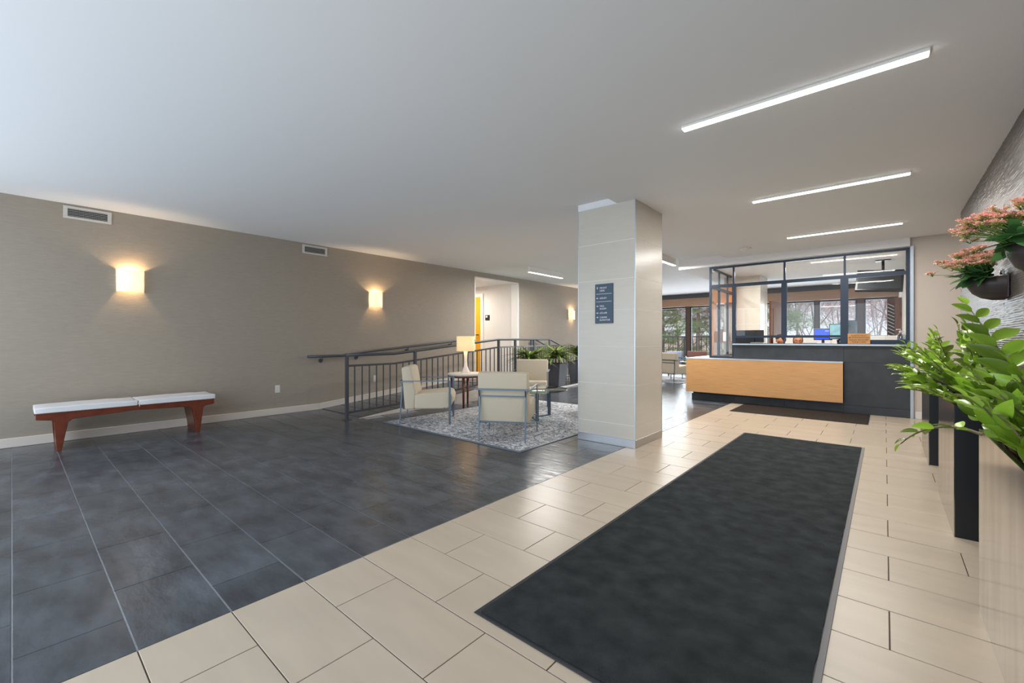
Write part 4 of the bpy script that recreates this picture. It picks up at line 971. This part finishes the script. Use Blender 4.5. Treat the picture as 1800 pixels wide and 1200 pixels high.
for i, (a, b_, lab) in enumerate(planters):
    t = thing('planter_box', lab, 'planter', (0, 0, 0), 0, 'planter boxes along the wall')
    bm = BM()
    box(bm, X0+.004, X0+.016, a, b_, 0, ZT-.002); box(bm, X1-.012, X1, a, b_, 0, ZT); box(bm, X0+.016, X1-.012, a, a+.012, 0, ZT); box(bm, X0+.016, X1-.012, b_-.012, b_, 0, ZT); box(bm, X0+.016, X1-.012, a+.012, b_-.012, 0, .5)
    obj('box_body', bm, M['black'], t)
    boxo('steel_face', (X0, X0+.004, a, b_, 0, ZT), M['planter_steel'], t)['label'] = 'reflective brushed steel face'
    bm = BM(); box(bm, X0+.016, X1-.012, a+.012, b_-.012, .5, ZT-.03)
    o = obj('soil', bm, M['soil'], t)
    bm = BM(); rnd = random.Random(40+i)
    for k in range(160):
        p = Vector((rnd.uniform(X0+.03, X1-.03), rnd.uniform(a+.03, b_-.03), ZT-.028+rnd.uniform(0, .012))); v = Vector((rnd.uniform(-1,1), rnd.uniform(-1,1), rnd.uniform(-.1,.3)))*.03
        tube(bm, [p, p+v*.5+Vector((0,0,.006)), p+v], .0016, 3)
    o = obj('moss', bm, mat('moss', hexc(150, 122, 92), .9), t); o['kind'] = 'stuff'
def zz_plant(i, label, stems, lsc, nl):
    a, b_, _ = planters[i]; pl = thing('zz_plant', label, 'plant', (0, 0, ZT-.03), 0, 'leafy green plants in the planter boxes')
    rnd = random.Random(100+i)
    for (x, y, dx, dy, dz, L_, *rest) in stems:
        zz_stem(pl, (x, y, 0), (dx, dy, dz), L_, rest[0] if rest else nl, rnd, rest[1] if len(rest) > 1 else lsc, rest[2] if len(rest) > 2 else .26)
    return pl
rnd = random.Random(9)
def fan(seed, y0, y1, n, L0, L1, low, kx=1.0, lift=0):
    rn = random.Random(seed); out = []
    for q in range(n):
        f = (q+.5)/n; lev = q % 3
        y = y0+(y1-y0)*((q*.618) % 1); x = (.37, .44, .52)[lev]+rn.uniform(-.02, .02)
        dz = lift*(lev == 0)+(rn.uniform(.38, .6) if lev == 0 else rn.uniform(.6, .95) if lev == 1 else rn.uniform(1.0, 1.4))
        dx = kx*(-.75, -.6, -.3)[lev]*rn.uniform(.7, 1.15); dy = (y-(y0+y1)/2)*1.0+rn.uniform(-.25, .35)
        out.append((x, y, dx, dy, dz, (low, (L0+L1)/2, L1)[lev]*rn.uniform(.85, 1.1)))
    return out
S1 = fan(5, 1.88, 2.56, 30, .30, .37, .25, .62, .35)+[(.46, 2.38, -.22, .50, .90, .72, 17, 1.05, .30), (.335, 2.63, -.66, .45, .50, .38, 9, .72, 1.6)]
zz_plant(0, 'glossy green leafy plant filling the nearest planter box', S1, 1.0, 12)
S2 = fan(6, 3.66, 4.44, 26, .42, .50, .32)
zz_plant(1, 'green leafy plant in middle planter with one long trailing stem', S2, .95, 14)
S3 = fan(7, 5.55, 6.38, 22, .44, .52, .36)
zz_plant(2, 'green leafy plant in the farthest planter box', S3, .95, 13)
# one tall stem standing above the near planter
# wall pots with kalanchoe
kl = leaf_mesh('leaf', .10, .062, .02, M['kal'], 7, .12, .7)
def wall_pot(y, z, label_pot, label_plant, seed, sc):
    t = thing('wall_pot', label_pot, 'pot', (XR+.004, y, z), 0, 'half-round wall pots')
    bm = BM(); prof = [(.0, -.165), (.06, -.162), (.11, -.145), (.15, -.11), (.175, -.06), (.185, 0), (.178, 0), (.165, -.06), (.14, -.10), (0, -.14)]
    lathe(bm, prof, 20, 0, 0, PI/2, 3*PI/2); bmesh.ops.scale(bm, vec=(1.1, .72, 1), verts=bm.verts); obj('bowl', bm, M['pot'], t)
    bm = BM(); box(bm, -.006, .002, -.133, .133, -.15, .02); obj('back_plate', bm, M['pot'], t)
    bm = BM(); tube(bm, [(-.012, 0, .02), (-.012, 0, .05)], .012, 8); box(bm, -.014, -.004, -.014, .014, .0, .06); obj('hook', bm, M['steel'], t)
    bm = BM(); lathe(bm, [(0, -.02), (.170, -.02)], 16, 0, 0, PI/2, 3*PI/2); bmesh.ops.scale(bm, vec=(1.1, .72, 1), verts=bm.verts); obj('soil', bm, M['soil'], t)
    k = thing('kalanchoe', label_plant, 'flower', (XR-.08, y, z-.018), 0, 'pink kalanchoes in the wall pots'); rnd = random.Random(seed)
    for i in range(64):
        a = rnd.uniform(0, 2*PI); e = rnd.uniform(-.45, .8); d_ = Vector((math.cos(a)*.9-.25, math.sin(a), e)).normalized()
        p = Vector((rnd.uniform(-.06, .0), rnd.uniform(-.09, .09), .01+rnd.uniform(0, .05)))
        if d_.x > .2: d_.x *= -.5
        inst('leaf', kl, k, mw=frame_mat(p, d_, Vector((rnd.uniform(-.3,.3), rnd.uniform(-.3,.3), 1))) @ Matrix.Scale(rnd.uniform(.9, 1.55), 4))
    for i in range(56):
        a = rnd.uniform(PI*.38, PI*1.62); rr = rnd.uniform(.02, 1)**.6*.185
        top = Vector((math.cos(a)*rr*1.25-.03, math.sin(a)*rr*1.0, .185+rnd.uniform(-.025, .04)-.55*rr))
        b0 = Vector((top.x*.25, top.y*.25, 0)); pts = [b0, b0.lerp(top, .5)+Vector((0, 0, .02)), top]
        bm = BM(); tube(bm, pts, .0028, 5, .0018)
        hd = []
        for q in range(9):
            a2 = rnd.uniform(0, 2*PI); r2 = rnd.uniform(.006, .036); e = top+Vector((math.cos(a2)*r2, math.sin(a2)*r2, rnd.uniform(.005, .02))); tube(bm, [top-Vector((0,0,.012)), e], .0012, 3); hd.append(e)
        obj('flower_stalk', bm, M['stem_g'], k)
        bm = BM()
        for e in hd:
            for w_ in range(4):
                c_ = e+Vector((rnd.uniform(-.008,.008), rnd.uniform(-.008,.008), rnd.uniform(-.003,.004)))
                cv = bm.verts.new(c_+Vector((0, 0, -.003))); tilt = Vector((rnd.uniform(-.5,.5), rnd.uniform(-.5,.5), 1)).normalized()
                u = tilt.orthogonal().normalized(); v = tilt.cross(u); a0 = rnd.uniform(0, 1.5)
                for pt in range(4):
                    a3 = a0+pt*PI/2; r3 = .0088
                    P1 = bm.verts.new(c_+(u*math.cos(a3-.42)+v*math.sin(a3-.42))*r3*.8); P2 = bm.verts.new(c_+(u*math.cos(a3)+v*math.sin(a3))*r3*1.15); P3 = bm.verts.new(c_+(u*math.cos(a3+.42)+v*math.sin(a3+.42))*r3*.8)
                    bm.faces.new([cv, P1, P2, P3])
        o = obj('flower_cluster', bm, M['petal'], k); o['kind'] = 'stuff'
        bm = BM()
        for e in hd:
            for w_ in range(2):
                c_ = e+Vector((rnd.uniform(-.01,.01), rnd.uniform(-.01,.01), rnd.uniform(-.012,-.002))); bmesh.ops.create_icosphere(bm, subdivisions=1, radius=.0026, matrix=Matrix.Translation(c_))
        o = obj('buds', bm, M['bud'], k); o['kind'] = 'stuff'
    k.scale = (sc, sc, sc)
wall_pot(3.28, 1.62, 'dark brown half-round wall pot nearest the camera', 'pink-flowered kalanchoe in the nearer, higher-looking wall pot', 3, 1.12)
wall_pot(4.70, 1.60, 'dark brown half-round wall pot farther along the wall', 'pink-flowered kalanchoe in the farther wall pot', 8, 1.18)

# ------------------------------------------------------------------ tall square pots with strap-leaved plants
drl = [leaf_mesh('leaf', .50, .060, c_, M['drac'], 8, .3, .55) for c_ in (.18, .30, .42)]
for i, (x, y, lab) in enumerate(((-5.86, 7.42, 'first from the left, behind an armchair'), (-6.02, 8.58, 'middle one, with bluish face'), (-6.22, 9.95, 'last before the tiled column'))):
    z0 = .031
    t = thing('tall_pot', 'tall tapered square charcoal pot, '+lab, 'pot', (x, y, z0), R(8), 'tall square pots')
    bm = BM(); a0, a1 = (.12, .17) if i == 0 else (.17, .235)
    for za, zb, ra, rb in ((0, .54, a0, a1),):
        A = [bm.verts.new((sx*ra, sy*ra, za)) for sx, sy in ((-1,-1),(1,-1),(1,1),(-1,1))]; B = [bm.verts.new((sx*rb, sy*rb, zb)) for sx, sy in ((-1,-1),(1,-1),(1,1),(-1,1))]; Ci = [bm.verts.new((sx*(rb-.02), sy*(rb-.02), zb)) for sx, sy in ((-1,-1),(1,-1),(1,1),(-1,1))]; D = [bm.verts.new((sx*(rb-.02), sy*(rb-.02), zb-.05)) for sx, sy in ((-1,-1),(1,-1),(1,1),(-1,1))]
        bm.faces.new(A[::-1]); bm.faces.new(D)
        for k in range(4):
            j = (k+1) % 4; bm.faces.new([A[k], A[j], B[j], B[k]]); bm.faces.new([B[k], B[j], Ci[j], Ci[k]]); bm.faces.new([Ci[k], Ci[j], D[j], D[k]])
    obj('pot_shell', bm, mat('charcoal_pot', hexc(84, 86, 94), .35), t)
    bm = BM(); q_ = .13 if i == 0 else .19; box(bm, -q_, q_, -q_, q_, .46, .515); obj('soil', bm, M['soil'], t)
    k_ = thing('strap_plant', 'arching strap-leaved green plant in tall square pot, '+lab, 'plant', (x, y, z0+.515), 0, 'strap-leaved plants'); rnd = random.Random(60+i)
    for c in range(4):
        bx, by = rnd.uniform(-.08, .08), rnd.uniform(-.08, .08); hh = rnd.uniform(.08, .24)
        bm = BM(); tube(bm, [(bx, by, 0), (bx, by, hh)], .014, 6); obj('cane', bm, M['stem'], k_)
        for q in range(30):
            a = rnd.uniform(0, 2*PI); e = rnd.uniform(.25, 1.5); d_ = Vector((math.cos(a), math.sin(a), e)).normalized()
            if i == 2 and d_.x > .5: d_.x *= .6
            inst('leaf', drl[rnd.randint(0, 2)], k_, mw=frame_mat(Vector((bx, by, hh)), d_, Vector((0, 0, 1))) @ Matrix.Scale(rnd.uniform(.75, 1.15), 4))
